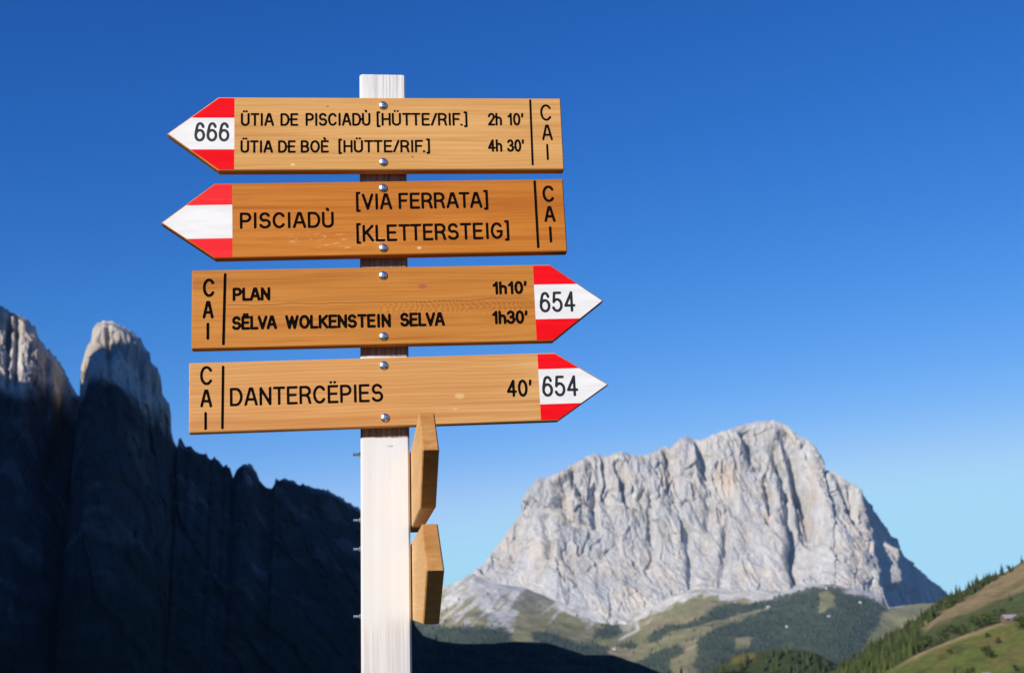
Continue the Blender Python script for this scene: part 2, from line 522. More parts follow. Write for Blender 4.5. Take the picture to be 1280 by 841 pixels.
def meadow():
    nu, nv = 640, 260
    px = np.linspace(470, 1300, nu)
    ye = interp(px, EDGE, 1)
    t = np.linspace(0, 1, nv)
    top = ye - 12 * sstep(590, 690, px) + 14 * sstep(1085, 1110, px)
    py = top[:, None] + (905 - top)[:, None] * t
    PX = px[:, None] + 0 * py
    yw = np.convolve(np.pad(ye, 40, mode='edge'), np.hanning(83) / np.hanning(83).sum(), 'same')[40:-40]
    sdw = np.interp(px, [470, 557, 600, 640, 660, 700, 830, 950, 1040, 1100, 1300], [40, 44, 50, 36, 16, 14, 10, 10, 4, 2, 1])[:, None]
    sdw = np.convolve(np.pad(sdw[:, 0], 60, mode='edge'), np.hanning(123) / np.hanning(123).sum(), 'same')[60:-60][:, None]
    dy = py - yw[:, None]
    D = 7330 - np.where(dy < 0, 19 * dy, 7 * np.minimum(dy, sdw) + 19 * np.maximum(0, dy - sdw))
    P = at(PX, py, D)
    x, y = P[..., 0], P[..., 1]
    m = sstep(0, .08, t)
    P[..., 2] += m * (16 * fbm(x / 420, y / 420, 0, 40, 4) + 22 * np.maximum(0, ridged(x / 700, y / 700, 0, 44, 3)) * .6)
    wob, wob2 = 5 * fbm(PX / 22, py / 12, 0, 60, 4), 5 * fbm(PX / 22, py / 12, 5, 61, 4)
    qx, qy = PX + wob, py + wob2 * .6
    c = np.full(P.shape, (.225, .21, .095))
    c = mixc(c, (.29, .235, .135), sstep(-.1, .5, fbm(PX / 40, py / 18, 0, 62, 4)) * .8)
    # rock slabs and scree fans close to the wall, breaking up downhill
    sd = np.interp(px, [470, 557, 575, 600, 640, 660, 690, 720, 760, 790, 830, 880, 950, 1000, 1040, 1090, 1150, 1300],
                   [8, 44, 52, 56, 40, 12, 18, 13, 12, 12, 9, 9, 9, 6, 2, 5, 1, 1])[:, None]
    dd = (py - ye[:, None]) / sd + .9 * fbm((PX + 1.1 * py) / 9, (py - .6 * PX) / 34, 0, 63, 4) + .9 * fbm(PX / 26, py / 40, 0, 67, 3) + .3 * fbm(PX / 4, py / 4, 0, 66, 3)
    c = mixc(c, (.50, .485, .465), 1 - sstep(.25, 1.35, dd))
    hump = sstep(-2, 3, poly_sd(qx, qy, [(640, 765), (650, 740), (672, 730), (690, 738), (696, 756), (680, 768), (664, 772)]))
    c = mixc(c, (.17, .165, .11), hump * .85)
    for pl, w in BRIGHT:
        d = line_d(PX + wob * .35, py + wob2 * .2, pl)
        c = mixc(c, (.52, .49, .44), (1 - sstep(w * .5, w * 1.2, d)) * .9)
    fm = np.zeros(PX.shape)
    for P_ in FORESTS: fm = np.maximum(fm, sstep(-3, 3, poly_sd(qx, qy, P_) + 3 * fbm(PX / 5, py / 4, 0, 68, 3)))
    for P_ in CLEAR: fm = np.minimum(fm, 1 - sstep(-1.5, 1.5, poly_sd(qx, qy, P_)))
    fm = np.minimum(fm, sstep(1, 2.6, line_d(PX, py, BRIGHT[5][0])))
    c = mixc(c, (.05, .065, .04), fm * .9)
    o = link('meadow', mesh('meadow', P.reshape(-1, 3), grid_faces(nu, nv)[:, ::-1], terrain_mat('alpine meadow', .012, .4, .5, 8), True, c.reshape(-1, 3)))
    o['kind'] = 'structure'
    return P, fm, PX, py


MP, MF, MPX, MPY = meadow()


def far_forest():
    """the far woods read as one mass: a carpet of small conifers in one mesh"""
    nu, nv = MF.shape
    V, Fs = [], []
    cand = rng.uniform(0, 1, (60000, 2))
    n = 0
    for a, b in cand:
        i, j = int(a * (nu - 2)), int(b * (nv - 2))
        f, yy = MF[i, j], MPY[i, j]
        edge = 0.012 if yy > interp(MPX[i, j], EDGE, 1) + 12 else .002
        if random.random() > f * .22 + edge * .5 or yy > 870: continue
        p = MP[i, j] + (MP[i + 1, j] - MP[i, j]) * random.random() + (MP[i, j + 1] - MP[i, j]) * random.random()
        h = random.uniform(10, 24)
        r = h * random.uniform(.2, .3)
        k = 5
        a0 = random.random() * 6
        V += [(p[0] + r * random.uniform(.7, 1.2) * math.cos(a0 + q * 2 * math.pi / k), p[1] + r * math.sin(a0 + q * 2 * math.pi / k), p[2] - 3) for q in range(k)]
        V.append((p[0], p[1], p[2] + h))
        Fs += [(n + q, n + (q + 1) % k, n + k) for q in range(k)]
        n += k + 1
    t = NT('far conifer')
    t.done(t.mix(t.ramp(t.noise(t.coord(), .02, 3), .35, .65), (.035, .052, .032), (.075, .092, .05)), .95, .02)
    o = link('conifer_forest', mesh('conifer_forest', np.array(V), np.array(Fs), t.m))
    tag(o, 'dark blue-green conifer forest spread over the slopes under the far pale mountain', 'forest', None, 'stuff')


far_forest()

# ---- near left massif: pale horn and tower over dark walls -------------------------------
NEAR_RIDGE = [(-120, 430), (-60, 400), (-25, 378), (-8, 372), (0, 382), (4, 383), (11, 389), (22.5, 393.4), (32, 398), (43, 408.4), (49, 422.5), (58, 435.6), (69.4, 446), (79, 460),
              (88, 479), (97.5, 494.7), (100.3, 494), (101, 460), (107, 437.5), (113.4, 426), (116, 411), (120, 404.7), (131, 400.6),
              (142.5, 402.8), (159.4, 412), (174.4, 421.6), (180, 433.8), (187.5, 441), (188.6, 452.5), (197, 460), (201.6, 475), (203.4, 494),
              (212, 505), (213.8, 518), (214.3, 540), (217, 550), (221, 559), (224, 548), (232.5, 558), (238.6, 557), (245.7, 565.4), (257, 567.4),
              (263, 575.5), (267, 571), (274, 575.5), (279, 582.7), (283, 580), (287, 585.7), (291.4, 597), (296.5, 585.7), (303.6, 580),
              (313.8, 581.6), (320, 589), (325, 601), (332, 608), (339, 610.7), (343, 605), (344.6, 598), (349, 600), (354.4, 597.5), (362.5, 600),
              (374.7, 606), (378.8, 604), (385, 608), (401, 611), (411, 613), (418, 617), (431.6, 626), (449, 635.5), (468, 652), (488, 690), (505, 745), (520, 783), (529, 794)]
NEAR_D = [(-120, 1100), (0, 1150), (70, 1175), (96, 1240), (99, 1240), (101.5, 1150), (150, 1150), (185, 1170), (212, 1215), (225, 1240), (300, 1265), (450, 1330), (529, 1420)]
NEAR_FOOT = [(-120, -220, 960, 620), (0, -60, 960, 640), (150, 120, 960, 650), (300, 280, 960, 700), (450, 440, 950, 800), (529, 540, 940, 950)]


def near_extra(rx, v, x, y, z):
    h = -26 * np.exp(-((rx - 99 + v * 60) / 10) ** 2) * (1 - sstep(.25, .6, v))
    h += -10 * np.exp(-((rx - 222 + v * 90) / 14) ** 2) * (1 - sstep(.3, .7, v))
    h += 6 * np.exp(-((rx - 140 + v * 60) / 26) ** 2) * sstep(.02, .2, v)
    for q, d in ((12, 9), (22, 8), (136, 7), (176, 8), (192, 9), (60, 6)):
        h -= d * np.exp(-((rx - q - 18 * v) / 3.2) ** 2) * (1 - sstep(.15, .4, v))
    return h


def near_col(A, rx, v):
    x, y, z = A[..., 0], A[..., 1], A[..., 2]
    n = fbm(x / 70, y / 70, z / 120, 171, 5)
    c = np.full(A.shape, (.50, .465, .42))
    c = mixc(c, (.33, .31, .29), sstep(-.1, .5, fbm(x / 25, y / 25, z / 90, 173, 4)))
    # shade of the walls put into the rock colour, then scrub and woods lower down
    shade = 1 - sstep(182, 206, z + 26 * n + .28 * np.maximum(0, rx - 130))
    c = mixc(c, (.050, .050, .052), shade)
    pale = sstep(.15, .55, fbm(x / 34, y / 34, z / 130, 174, 4)) * shade
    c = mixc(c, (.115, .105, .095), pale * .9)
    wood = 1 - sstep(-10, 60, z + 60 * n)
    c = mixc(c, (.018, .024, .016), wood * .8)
    return c


ROCK_NEAR = rock_mat('weathered dolomite', .045, .8, 4.0)
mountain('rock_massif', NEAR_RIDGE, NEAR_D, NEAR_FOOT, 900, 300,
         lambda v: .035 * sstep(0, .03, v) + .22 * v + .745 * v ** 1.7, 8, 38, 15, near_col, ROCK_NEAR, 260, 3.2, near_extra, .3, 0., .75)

# ---- the ridge beside the pass, out of frame on the left, whose shadow lies on the massif -------------
def unseen_side_ridge():
    ys = np.array([-700, -560, -420, -300, -170, 0, 150, 326, 447, 533, 600, 678, 780, 900, 1050])
    hs = np.array([60, 200, 420, 560, 620, 690, 700, 690, 662, 528, 452, 437, 402, 320, 90])
    n, m = 420, 60
    yy = np.linspace(ys[0], ys[-1], n)
    H = np.interp(yy, ys, hs) + 16 * fbm(yy / 60, 0, 0, 201, 5) + 10 * ridged(yy / 26, 0, 0, 202, 3)
    t = np.linspace(-1, 1, m)
    X = -800 + t[None] * (250 + .25 * H[:, None])
    prof = 1 - np.abs(t) ** 1.0
    Z = -150 + (H[:, None] + 150) * prof[None]
    Y = yy[:, None] + 0 * X
    X = X + 14 * fbm(X / 60, Y / 60, Z / 90, 203, 4) * (prof < .95)
    A = np.stack([X, Y, Z], -1)
    c = np.full(A.shape, (.10, .095, .09))
    o = link('rock_ridge', mesh('rock_ridge', A.reshape(-1, 3), grid_faces(n, m)[:, ::-1], ROCK_NEAR, True, c.reshape(-1, 3)))
    o['kind'] = 'structure'


unseen_side_ridge()


def slope(name, rows, nu, nv, seed, rel, wl, colour, mat, back=150.):
    """hillside through pixel rows [(pts [(x, y)], distance)], first row the crest; a back slope falls away behind"""
    xs = np.linspace(rows[0][0][0][0], rows[0][0][-1][0], nu)
    ry = np.array([np.interp(xs, [p[0] for p in r[0]], [p[1] for p in r[0]]) for r in rows])
    rd = np.array([np.interp(xs, [p[0] for p in r[0]], r[1]) if isinstance(r[1], (list, tuple)) else np.full(nu, float(r[1])) for r in rows])
    k = np.linspace(0, len(rows) - 1, nv)
    i0 = np.minimum(k.astype(int), len(rows) - 2)
    f = (k - i0)
    PY = (ry[i0] * (1 - f[:, None]) + ry[i0 + 1] * f[:, None]).T
    D = (rd[i0] * (1 - f[:, None]) + rd[i0 + 1] * f[:, None]).T
    PX = xs[:, None] + 0 * PY
    P = at(PX, PY, D)
    P[..., 2] += rel * fbm(P[..., 0] / wl, P[..., 1] / wl, 0, seed, 4) * sstep(-.02, .12, k / k[-1])
    B = P[:, :1] + np.array([0, 1, 0])[None, None] * (np.linspace(1, 0, 7)[:-1] * back)[None, :, None]
    B = B.copy()
    B[..., 2] -= (np.linspace(1, 0, 7)[:-1] ** 1.5 * back * .55)[None]
    A = np.concatenate([B, P], 1)
    AX = np.concatenate([np.repeat(PX[:, :1], 6, 1), PX], 1)
    AY = np.concatenate([np.repeat(PY[:, :1], 6, 1), PY], 1)
    c = colour(A, AX, AY)
    o = link(name, mesh(name, A.reshape(-1, 3), grid_faces(nu, A.shape[1])[:, ::-1], mat, True, c.reshape(-1, 3)))
    o['kind'] = 'structure'

    def where(px, py):
        i = int(np.clip(np.searchsorted(xs, px), 0, nu - 1))
        j = int(np.argmin(np.abs(PY[i] - py)))
        return P[i, j]
    return where


# dark wooded spur in the ridge's shadow, bottom centre
SPUR = [(470, 800), (500, 784), (520, 786), (529, 794), (550, 801), (578, 804), (614, 804), (644, 801), (684, 803), (707, 810), (731, 818), (766, 818), (799, 829), (830, 842), (860, 856)]


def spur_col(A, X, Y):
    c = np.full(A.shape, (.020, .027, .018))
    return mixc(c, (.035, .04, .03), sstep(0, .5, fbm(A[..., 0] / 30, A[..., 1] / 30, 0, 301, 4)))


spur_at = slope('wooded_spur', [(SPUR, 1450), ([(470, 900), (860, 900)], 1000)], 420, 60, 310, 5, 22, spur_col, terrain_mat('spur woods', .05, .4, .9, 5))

# wooded knoll, bottom right of centre
KNOLL = [(850, 862), (880, 846), (905, 828), (922, 817), (945, 815), (975, 812), (1000, 812), (1020, 816), (1045, 829), (1075, 845), (1100, 860)]


def knoll_col(A, X, Y):
    c = np.full(A.shape, (.05, .065, .022))
    return mixc(c, (.14, .12, .04), sstep(-3, 4, poly_sd(X, Y, [(916, 810), (946, 808), (944, 826), (914, 830)])))


knoll_at = slope('wooded_knoll', [(KNOLL, 1950), ([(850, 960), (1100, 960)], 1500)], 160, 60, 320, 2, 40, knoll_col, terrain_mat('knoll meadow', .05, .4, .6, 3))

# right hillside: upper pasture with woods, lower meadow bench
HILL = [(1000, 864), (1020, 852), (1047, 834), (1092, 806), (1132, 782), (1155, 767), (1174, 749), (1191, 743), (1207, 736), (1231, 721), (1256, 715), (1280, 700), (1330, 672), (1400, 640)]
BENCH = [(1000, 870), (1060, 858), (1100, 842), (1149, 816), (1203, 794), (1254, 777), (1280, 770), (1330, 755), (1400, 735)]


def hill_col(A, X, Y):
    c = np.full(A.shape, (.09, .11, .038))
    n = fbm(A[..., 0] / 40, A[..., 1] / 40, 0, 331, 4)
    w = 4 * n
    brown = sstep(-5, 5, poly_sd(X + w, Y + w, [(1140, 786), (1160, 774), (1200, 748), (1240, 724), (1262, 712), (1285, 698), (1420, 630), (1420, 700), (1280, 735), (1250, 748), (1200, 768), (1160, 784)]))
    c = mixc(c, (.32, .235, .12), brown * .85)
    return mixc(c, (.13, .11, .045), sstep(0, .5, n) * .6)


hill_at = slope('hillside', [(HILL, 1250), ([(1000, 905), (1100, 850), (1149, 822), (1203, 802), (1280, 778), (1400, 745)], [900] * 6)], 360, 110, 330, 2.5, 60, hill_col,
                terrain_mat('hill pasture', .12, .35, .6, 1.5), 220)


def bench_col(A, X, Y):
    c = np.full(A.shape, (.125, .15, .036))
    n = fbm(A[..., 0] / 25, A[..., 1] / 25, 0, 341, 4)
    c = mixc(c, (.17, .14, .05), sstep(-.1, .5, n) * .7)
    c = mixc(c, (.05, .065, .022), sstep(.1, .6, fbm(A[..., 0] / 30, A[..., 1] / 30, 9, 343, 4)) * .7)
    d = Y - np.interp(X, [p[0] for p in BENCH], [p[1] for p in BENCH])
    return mixc(c, (.34, .245, .135), (1 - sstep(1.5, 6, d + 3 * n)) * sstep(1110, 1150, X) * .85)


bench_at = slope('meadow_bench', [(BENCH, 760), ([(1000, 1000), (1400, 1000)], 430)], 300, 100, 340, 1.6, 40, bench_col, terrain_mat('bench meadow', .25, .4, .7, .8), 60)

# ================================================================== TREES AND HUTS
def leaf_mat(name, a, b):
    t = NT(name)
    oi = t.n('ObjectInfo')
    n = t.ramp(t.noise(t.coord(), .9, 3), .35, .65)
    c = t.mix(n, a, b)
    hs = t.n('HueSaturation')
    t.l(t.ramp(oi.outputs['Random'], 0, 1, .72, 1.3), hs.inputs['Value'])
    t.l(c, hs.inputs['Color'])
    return t.done(hs.outputs[0], .85, .1)


NEEDLE = leaf_mat('conifer needles', (.028, .045, .016), (.07, .085, .028))
LARCH = leaf_mat('larch needles', (.045, .068, .018), (.085, .10, .03))
BARK = NT('bark').done((.09, .065, .045), .9, .1)


def conifer_crown(seed, h=16.0, wide=.2):
    rd = random.Random(seed)
    V, Fs = [], []
    n_t = 13
    for k in range(n_t):
        f = k / (n_t - 1)
        z = h * (.07 + .9 * f)
        rad = h * wide * (1 - f) ** .85 * rd.uniform(.8, 1.15) + .25
        nb = max(5, int(12 * (1 - f) + 4))
        a0 = rd.random() * 6
        for b in range(nb):
            a = a0 + b * 2 * math.pi / nb + rd.uniform(-.25, .25)
            L = rad * rd.uniform(.65, 1.2)
            w = L * rd.uniform(.28, .45) + .15
            dz = -L * rd.uniform(.25, .6)
            ca, sa = math.cos(a), math.sin(a)
            i = len(V)
            V += [(0, 0, z + h * .03), (ca * L * .55 - sa * w, sa * L * .55 + ca * w, z + dz * .5), (ca * L, sa * L, z + dz),
                  (ca * L * .55 + sa * w, sa * L * .55 - ca * w, z + dz * .5), (ca * L * .5, sa * L * .5, z + dz * .2 + .5)]
            Fs += [(i, i + 1, i + 4), (i + 1, i + 2, i + 4), (i + 2, i + 3, i + 4), (i + 3, i, i + 4), (i, i + 3, i + 2), (i, i + 2, i + 1)]
    i = len(V)
    V += [(.25, 0, h * .9), (-.2, .2, h * .9), (-.2, -.2, h * .9), (0, 0, h * 1.02)]
    Fs += [(i, i + 1, i + 3), (i + 1, i + 2, i + 3), (i + 2, i, i + 3)]
    return V, Fs


def bush_crown(seed, h=7.0):
    rd = random.Random(seed)
    V, Fs = [], []
    cl = [(rd.uniform(-.32, .32) * h, rd.uniform(-.32, .32) * h, rd.uniform(.3, .75) * h, rd.uniform(.16, .3) * h) for _ in range(9)]
    for cx, cy, cz, cr in cl:
        for _ in range(42):
            d = Vector((rd.gauss(0, 1), rd.gauss(0, 1), rd.gauss(0, 1))).normalized()
            p = Vector((cx, cy, cz)) + d * cr * rd.uniform(.6, 1.1)
            u = d.orthogonal().normalized()
            u = Matrix.Rotation(rd.random() * 6, 3, d) @ u
            w = d.cross(u)
            s = h * rd.uniform(.035, .075)
            tilt = d * rd.uniform(-.5, .5) * s
            i = len(V)
            V += [p - u * s + tilt, p + w * s * .8, p + u * s - tilt, p - w * s * .8]
            Fs.append((i, i + 1, i + 2, i + 3))
    return [tuple(v) for v in V], Fs


def trunk_mesh(h, r):
    k = 7
    V = [(r * math.cos(q * 2 * math.pi / k), r * math.sin(q * 2 * math.pi / k), -.6) for q in range(k)]
    V += [(r * .25 * math.cos(q * 2 * math.pi / k), r * .25 * math.sin(q * 2 * math.pi / k), h) for q in range(k)]
    return mesh('trunk', V, [(q, (q + 1) % k, k + (q + 1) % k, k + q) for q in range(k)] + [tuple(range(k, 2 * k))], BARK)


CON = [mesh('conifer_crown', *conifer_crown(50 + s, 16, random.uniform(.19, .27)), NEEDLE) for s in range(5)]
LAR = [mesh('larch_crown', *conifer_crown(80 + s, 15, random.uniform(.27, .36)), LARCH) for s in range(3)]
BUS = [mesh('bush_crown', *bush_crown(20 + s), NEEDLE if s < 2 else LARCH) for s in range(4)]
TRUNK_C, TRUNK_B = trunk_mesh(13, .28), trunk_mesh(4, .16)


def tree(name, kind, p, size, label, group=None, cat='tree'):
    """a tree: trunk and crown under one Empty at its foot; size in metres of height"""
    crown, tr, h0 = {'con': (CON, TRUNK_C, 16.), 'lar': (LAR, TRUNK_C, 15.), 'bush': (BUS, TRUNK_B, 6.5)}[kind]
    e = tag(link(name, None, None, tuple(p), (0, 0, random.random() * 6.28)), label, cat, group)
    s = size / h0
    e.scale = (s * random.uniform(.9, 1.1),) * 2 + (s,)
    link('trunk', tr, e)
    link('crown', random.choice(crown), e)
    return e


def far_tree(p, size, kind, label, group, name='conifer'):
    """a tree of the woods, too small in the picture to show its trunk"""
    crown, h0 = {'con': (CON, 16.), 'lar': (LAR, 15.)}[kind]
    o = tag(link(name, random.choice(crown), None, tuple(p), (0, 0, random.random() * 6.28)), label, 'tree', group)
    s = size / h0
    o.scale = (s * random.uniform(.9, 1.15),) * 2 + (s,)


def inside(P, x, y):
    return poly_sd(np.array([x]), np.array([y]), P)[0] > 0


def poisson(P, n, mind, ky=1.0):
    P = np.asarray(P, float)
    out = []
    for _ in range(n * 60):
        x, y = random.uniform(P[:, 0].min(), P[:, 0].max()), random.uniform(P[:, 1].min(), P[:, 1].max())
        if inside(P, x, y) and all((x - a) ** 2 + ((y - b) * ky) ** 2 > mind ** 2 for a, b in out):
            out.append((x, y))
            if len(out) >= n: break
    return out


# woods climbing the right hillside
wood_spots = []
for x, y in poisson([(1020, 856), (1047, 838), (1092, 810), (1132, 786), (1156, 770), (1176, 753), (1207, 740), (1232, 725), (1254, 718), (1244, 726), (1205, 748), (1178, 766), (1145, 790),
                     (1150, 815), (1100, 846), (1040, 866)], 250, 3.0):
    wood_spots.append((hill_at(x, y), random.uniform(7, 13), random.choice(['con', 'lar', 'lar'])))
wood_spots.sort(key=lambda q: q[0][1])
for p, h_, k_ in wood_spots[:165]:
    far_tree(p, h_, k_, 'conifer in the dense green wood climbing the right hillside', 'conifers of the wood on the right hillside')
V_, F_, n_ = [], [], 0                       # the trees behind them read as one mass
for p, h_, k_ in wood_spots[165:]:
    me_ = random.choice(CON if k_ == 'con' else LAR)
    co = np.empty(len(me_.vertices) * 3, np.float32)
    me_.vertices.foreach_get('co', co)
    a_ = random.random() * 6.28
    co = co.reshape(-1, 3) * (h_ / 16)
    V_.append(np.stack([co[:, 0] * math.cos(a_) - co[:, 1] * math.sin(a_), co[:, 0] * math.sin(a_) + co[:, 1] * math.cos(a_), co[:, 2]], -1) + p)
    F_ += [[i + n_ for i in q.vertices] for q in me_.polygons]
    n_ += len(co)
tag(link('hillside_wood', mesh('hillside_wood', np.concatenate(V_), np.array(F_), NEEDLE)), 'farther conifers of the green wood along the skyline of the right hillside', 'wood', None, 'stuff')
# mixed trees between upper pasture and bench
for x, y in poisson([(1146, 806), (1175, 796), (1205, 785), (1235, 772), (1252, 764), (1256, 776), (1203, 796), (1150, 815)], 44, 4.5):
    tree('bushy_tree', random.choice(['bush', 'bush', 'lar']), hill_at(x, y), random.uniform(4, 7.5), 'bushy tree in the row under the brown pasture of the right hillside', 'bushy trees in the row under the brown pasture')
for x, y in poisson([(912, 838), (930, 828), (945, 822), (975, 818), (1000, 818), (1020, 822), (1046, 838), (1060, 850), (1040, 870), (920, 870)], 75, 4.6):
    far_tree(knoll_at(x, y), random.uniform(13, 20), 'con', 'dark conifer crowding the low knoll before the far forest', 'conifers on the low knoll')
for x, y in poisson([(818, 838), (850, 851), (905, 834), (915, 826), (925, 840), (915, 870), (800, 870)], 22, 5.5):
    far_tree(knoll_at(x, y) if x > 855 else spur_at(x, y), random.uniform(14, 20), 'con', 'blackish conifer on the shaded spur at the bottom edge', 'blackish conifers on the shaded spur')
for x, y in poisson([(520, 790), (614, 806), (690, 806), (766, 821), (800, 831), (800, 845), (520, 845)], 30, 9):
    far_tree(spur_at(x, y), random.uniform(4, 7), 'con', 'dark stunted conifer on the crest of the spur in shadow', 'stunted conifers on the shaded spur')
LONE = [
    ('con', 1277, 704, 8, hill_at, 'lone conifer topmost on the skyline at the right edge'),
    ('bush', 1262, 716, 7, hill_at, 'round bushy tree on the skyline just below the topmost conifer'),
    ('con', 1266, 712, 6, hill_at, 'small dark conifer on the skyline beside the round bushy tree'),
    ('bush', 1232, 820, 5.5, bench_at, 'dark leafy bush, left of two touching on the lower meadow'),
    ('bush', 1238, 822, 4.6, bench_at, 'dark leafy bush, right of two touching on the lower meadow'),
    ('con', 1193, 846, 6.5, bench_at, 'dark conifer at the bottom edge, left end of a clump on the lower meadow'),
    ('bush', 1212, 848, 6.5, bench_at, 'dark bushy tree at the bottom edge, right end of a clump on the lower meadow'),
    ('con', 1204, 849, 6.0, bench_at, 'dark conifer at the bottom edge, middle of a clump on the lower meadow'),
    ('bush', 1276, 786, 8, bench_at, 'large dark leafy tree at the right edge beside the grey hut'),
    ('bush', 1247, 803, 3.6, bench_at, 'low shrub alone on the lower meadow below the grey hut'),
    ('bush', 1186, 818, 3.2, bench_at, 'low shrub alone in the middle of the lower meadow'),
    ('con', 1148, 850, 5, bench_at, 'small conifer at the bottom edge where the lower meadow begins'),
    ('bush', 1269, 838, 3.5, bench_at, 'low shrub near the bottom right corner on the lower meadow'),
    ('con', 1108, 842, 9, hill_at, 'dark conifer standing alone at the foot of the hillside wood'),
    ('bush', 1233, 796, 3.0, bench_at, 'small shrub close below the pale edge of the lower meadow'),
    ('con', 1262, 752, 7, hill_at, 'upright conifer above the grey hut near the right edge'),
]
for kind, x, y, s, fn, lab in LONE:
    tree('conifer' if kind == 'con' else 'bushy_tree', kind, fn(x, y), s, lab)

PLASTER = NT('hut plaster').done((.58, .56, .52), .8, .2)
TIMBER = NT('hut timber').done((.16, .11, .075), .8, .2)
SHINGLE = NT('hut shingle').done((.30, .29, .30), .7, .3)
GLASSD = NT('hut window').done((.03, .035, .045), .2, .5)


def hut(p, L, W, H, rot, label, walls=PLASTER, cat='hut', name='hut'):
    e = tag(link(name, None, None, tuple(p), (0, 0, rot)), label, cat)
    rh = W * .32
    V = [(-L / 2, -W / 2, -4), (L / 2, -W / 2, -4), (L / 2, W / 2, -4), (-L / 2, W / 2, -4), (-L / 2, -W / 2, H), (L / 2, -W / 2, H), (L / 2, W / 2, H), (-L / 2, W / 2, H), (-L / 2, 0, H + rh), (L / 2, 0, H + rh)]
    link('wall', mesh('wall', V, [(0, 1, 5, 4), (2, 3, 7, 6), (1, 2, 6, 9, 5), (3, 0, 4, 8, 7), (3, 2, 1, 0)], walls), e)
    o, t, ov = .5, .25, .6
    RV = []
    for x in (-L / 2 - o, L / 2 + o):
        RV += [(x, -W / 2 - ov, H - ov * .64 + .06), (x, 0, H + rh + .06), (x, W / 2 + ov, H - ov * .64 + .06), (x, W / 2 + ov, H - ov * .64 + t), (x, 0, H + rh + t + .1), (x, -W / 2 - ov, H - ov * .64 + t)]
    link('roof', mesh('roof', RV, [(0, 1, 4, 5), (1, 2, 3, 4), (11, 10, 7, 6), (10, 9, 8, 7), (5, 4, 10, 11), (4, 3, 9, 10), (1, 0, 6, 7), (2, 1, 7, 8), (0, 5, 11, 6), (3, 2, 8, 9)], SHINGLE), e)
    for q in (-.28, .28):
        w, y0 = L * .09, -W / 2 - .04
        link('window', mesh('window', [(q * L - w, y0, H * .35), (q * L + w, y0, H * .35), (q * L + w, y0, H * .75), (q * L - w, y0, H * .75), (q * L - w, y0 + .06, H * .35), (q * L + w, y0 + .06, H * .35), (q * L + w, y0 + .06, H * .75), (q * L - w, y0 + .06, H * .75)],
                                 [(0, 1, 2, 3), (1, 0, 4, 5), (2, 1, 5, 6), (3, 2, 6, 7), (0, 3, 7, 4)], GLASSD), e)
    return e


def meadow_at(px, py):
    i = int(np.argmin(np.abs(MPX[:, 0] - px)))
    return MP[i, int(np.argmin(np.abs(MPY[i] - py)))]


hut(bench_at(1262, 776), 8, 5, 2.4, .2, 'low grey-roofed hut on the edge of the lower meadow at right', TIMBER)
hut(bench_at(1233, 847), 4, 3, 1.9, .5, 'small pale hut whose roof shows at the bottom edge, right')
hut(meadow_at(961, 763), 18, 11, 6, .3, 'white house at the upper edge of the far forest, left of the summit station')
hut(meadow_at(1031, 737), 26, 14, 8, -.2, 'pale station building highest on the far wooded hill', cat='building', name='station_building')
hut(meadow_at(1036, 771), 16, 11, 6, .4, 'white house amid the far forest below the station building')
hut(meadow_at(767, 815), 18, 11, 7, .1, 'small white house at the foot of the pale track, beside the shaded spur')
hut(meadow_at(984, 788), 15, 10, 6, .6, 'pale house low in the far forest above the knoll')
hut(meadow_at(1075, 757), 14, 10, 6, -.4, 'pale house at the right end of the far forest')

# ================================================================== THE SIGNPOST
PSI, PX0, PY0 = 0.11047, -0.23983, 2.33121
POST_W, POST_TOP = .09, 1.0234 + EYE

post_root = tag(link('trail_signpost', None, None, (PX0, PY0, 0), (0, 0, PSI)),
                'white wooden trail signpost carrying six varnished arrow boards with red and white tips', 'signpost')


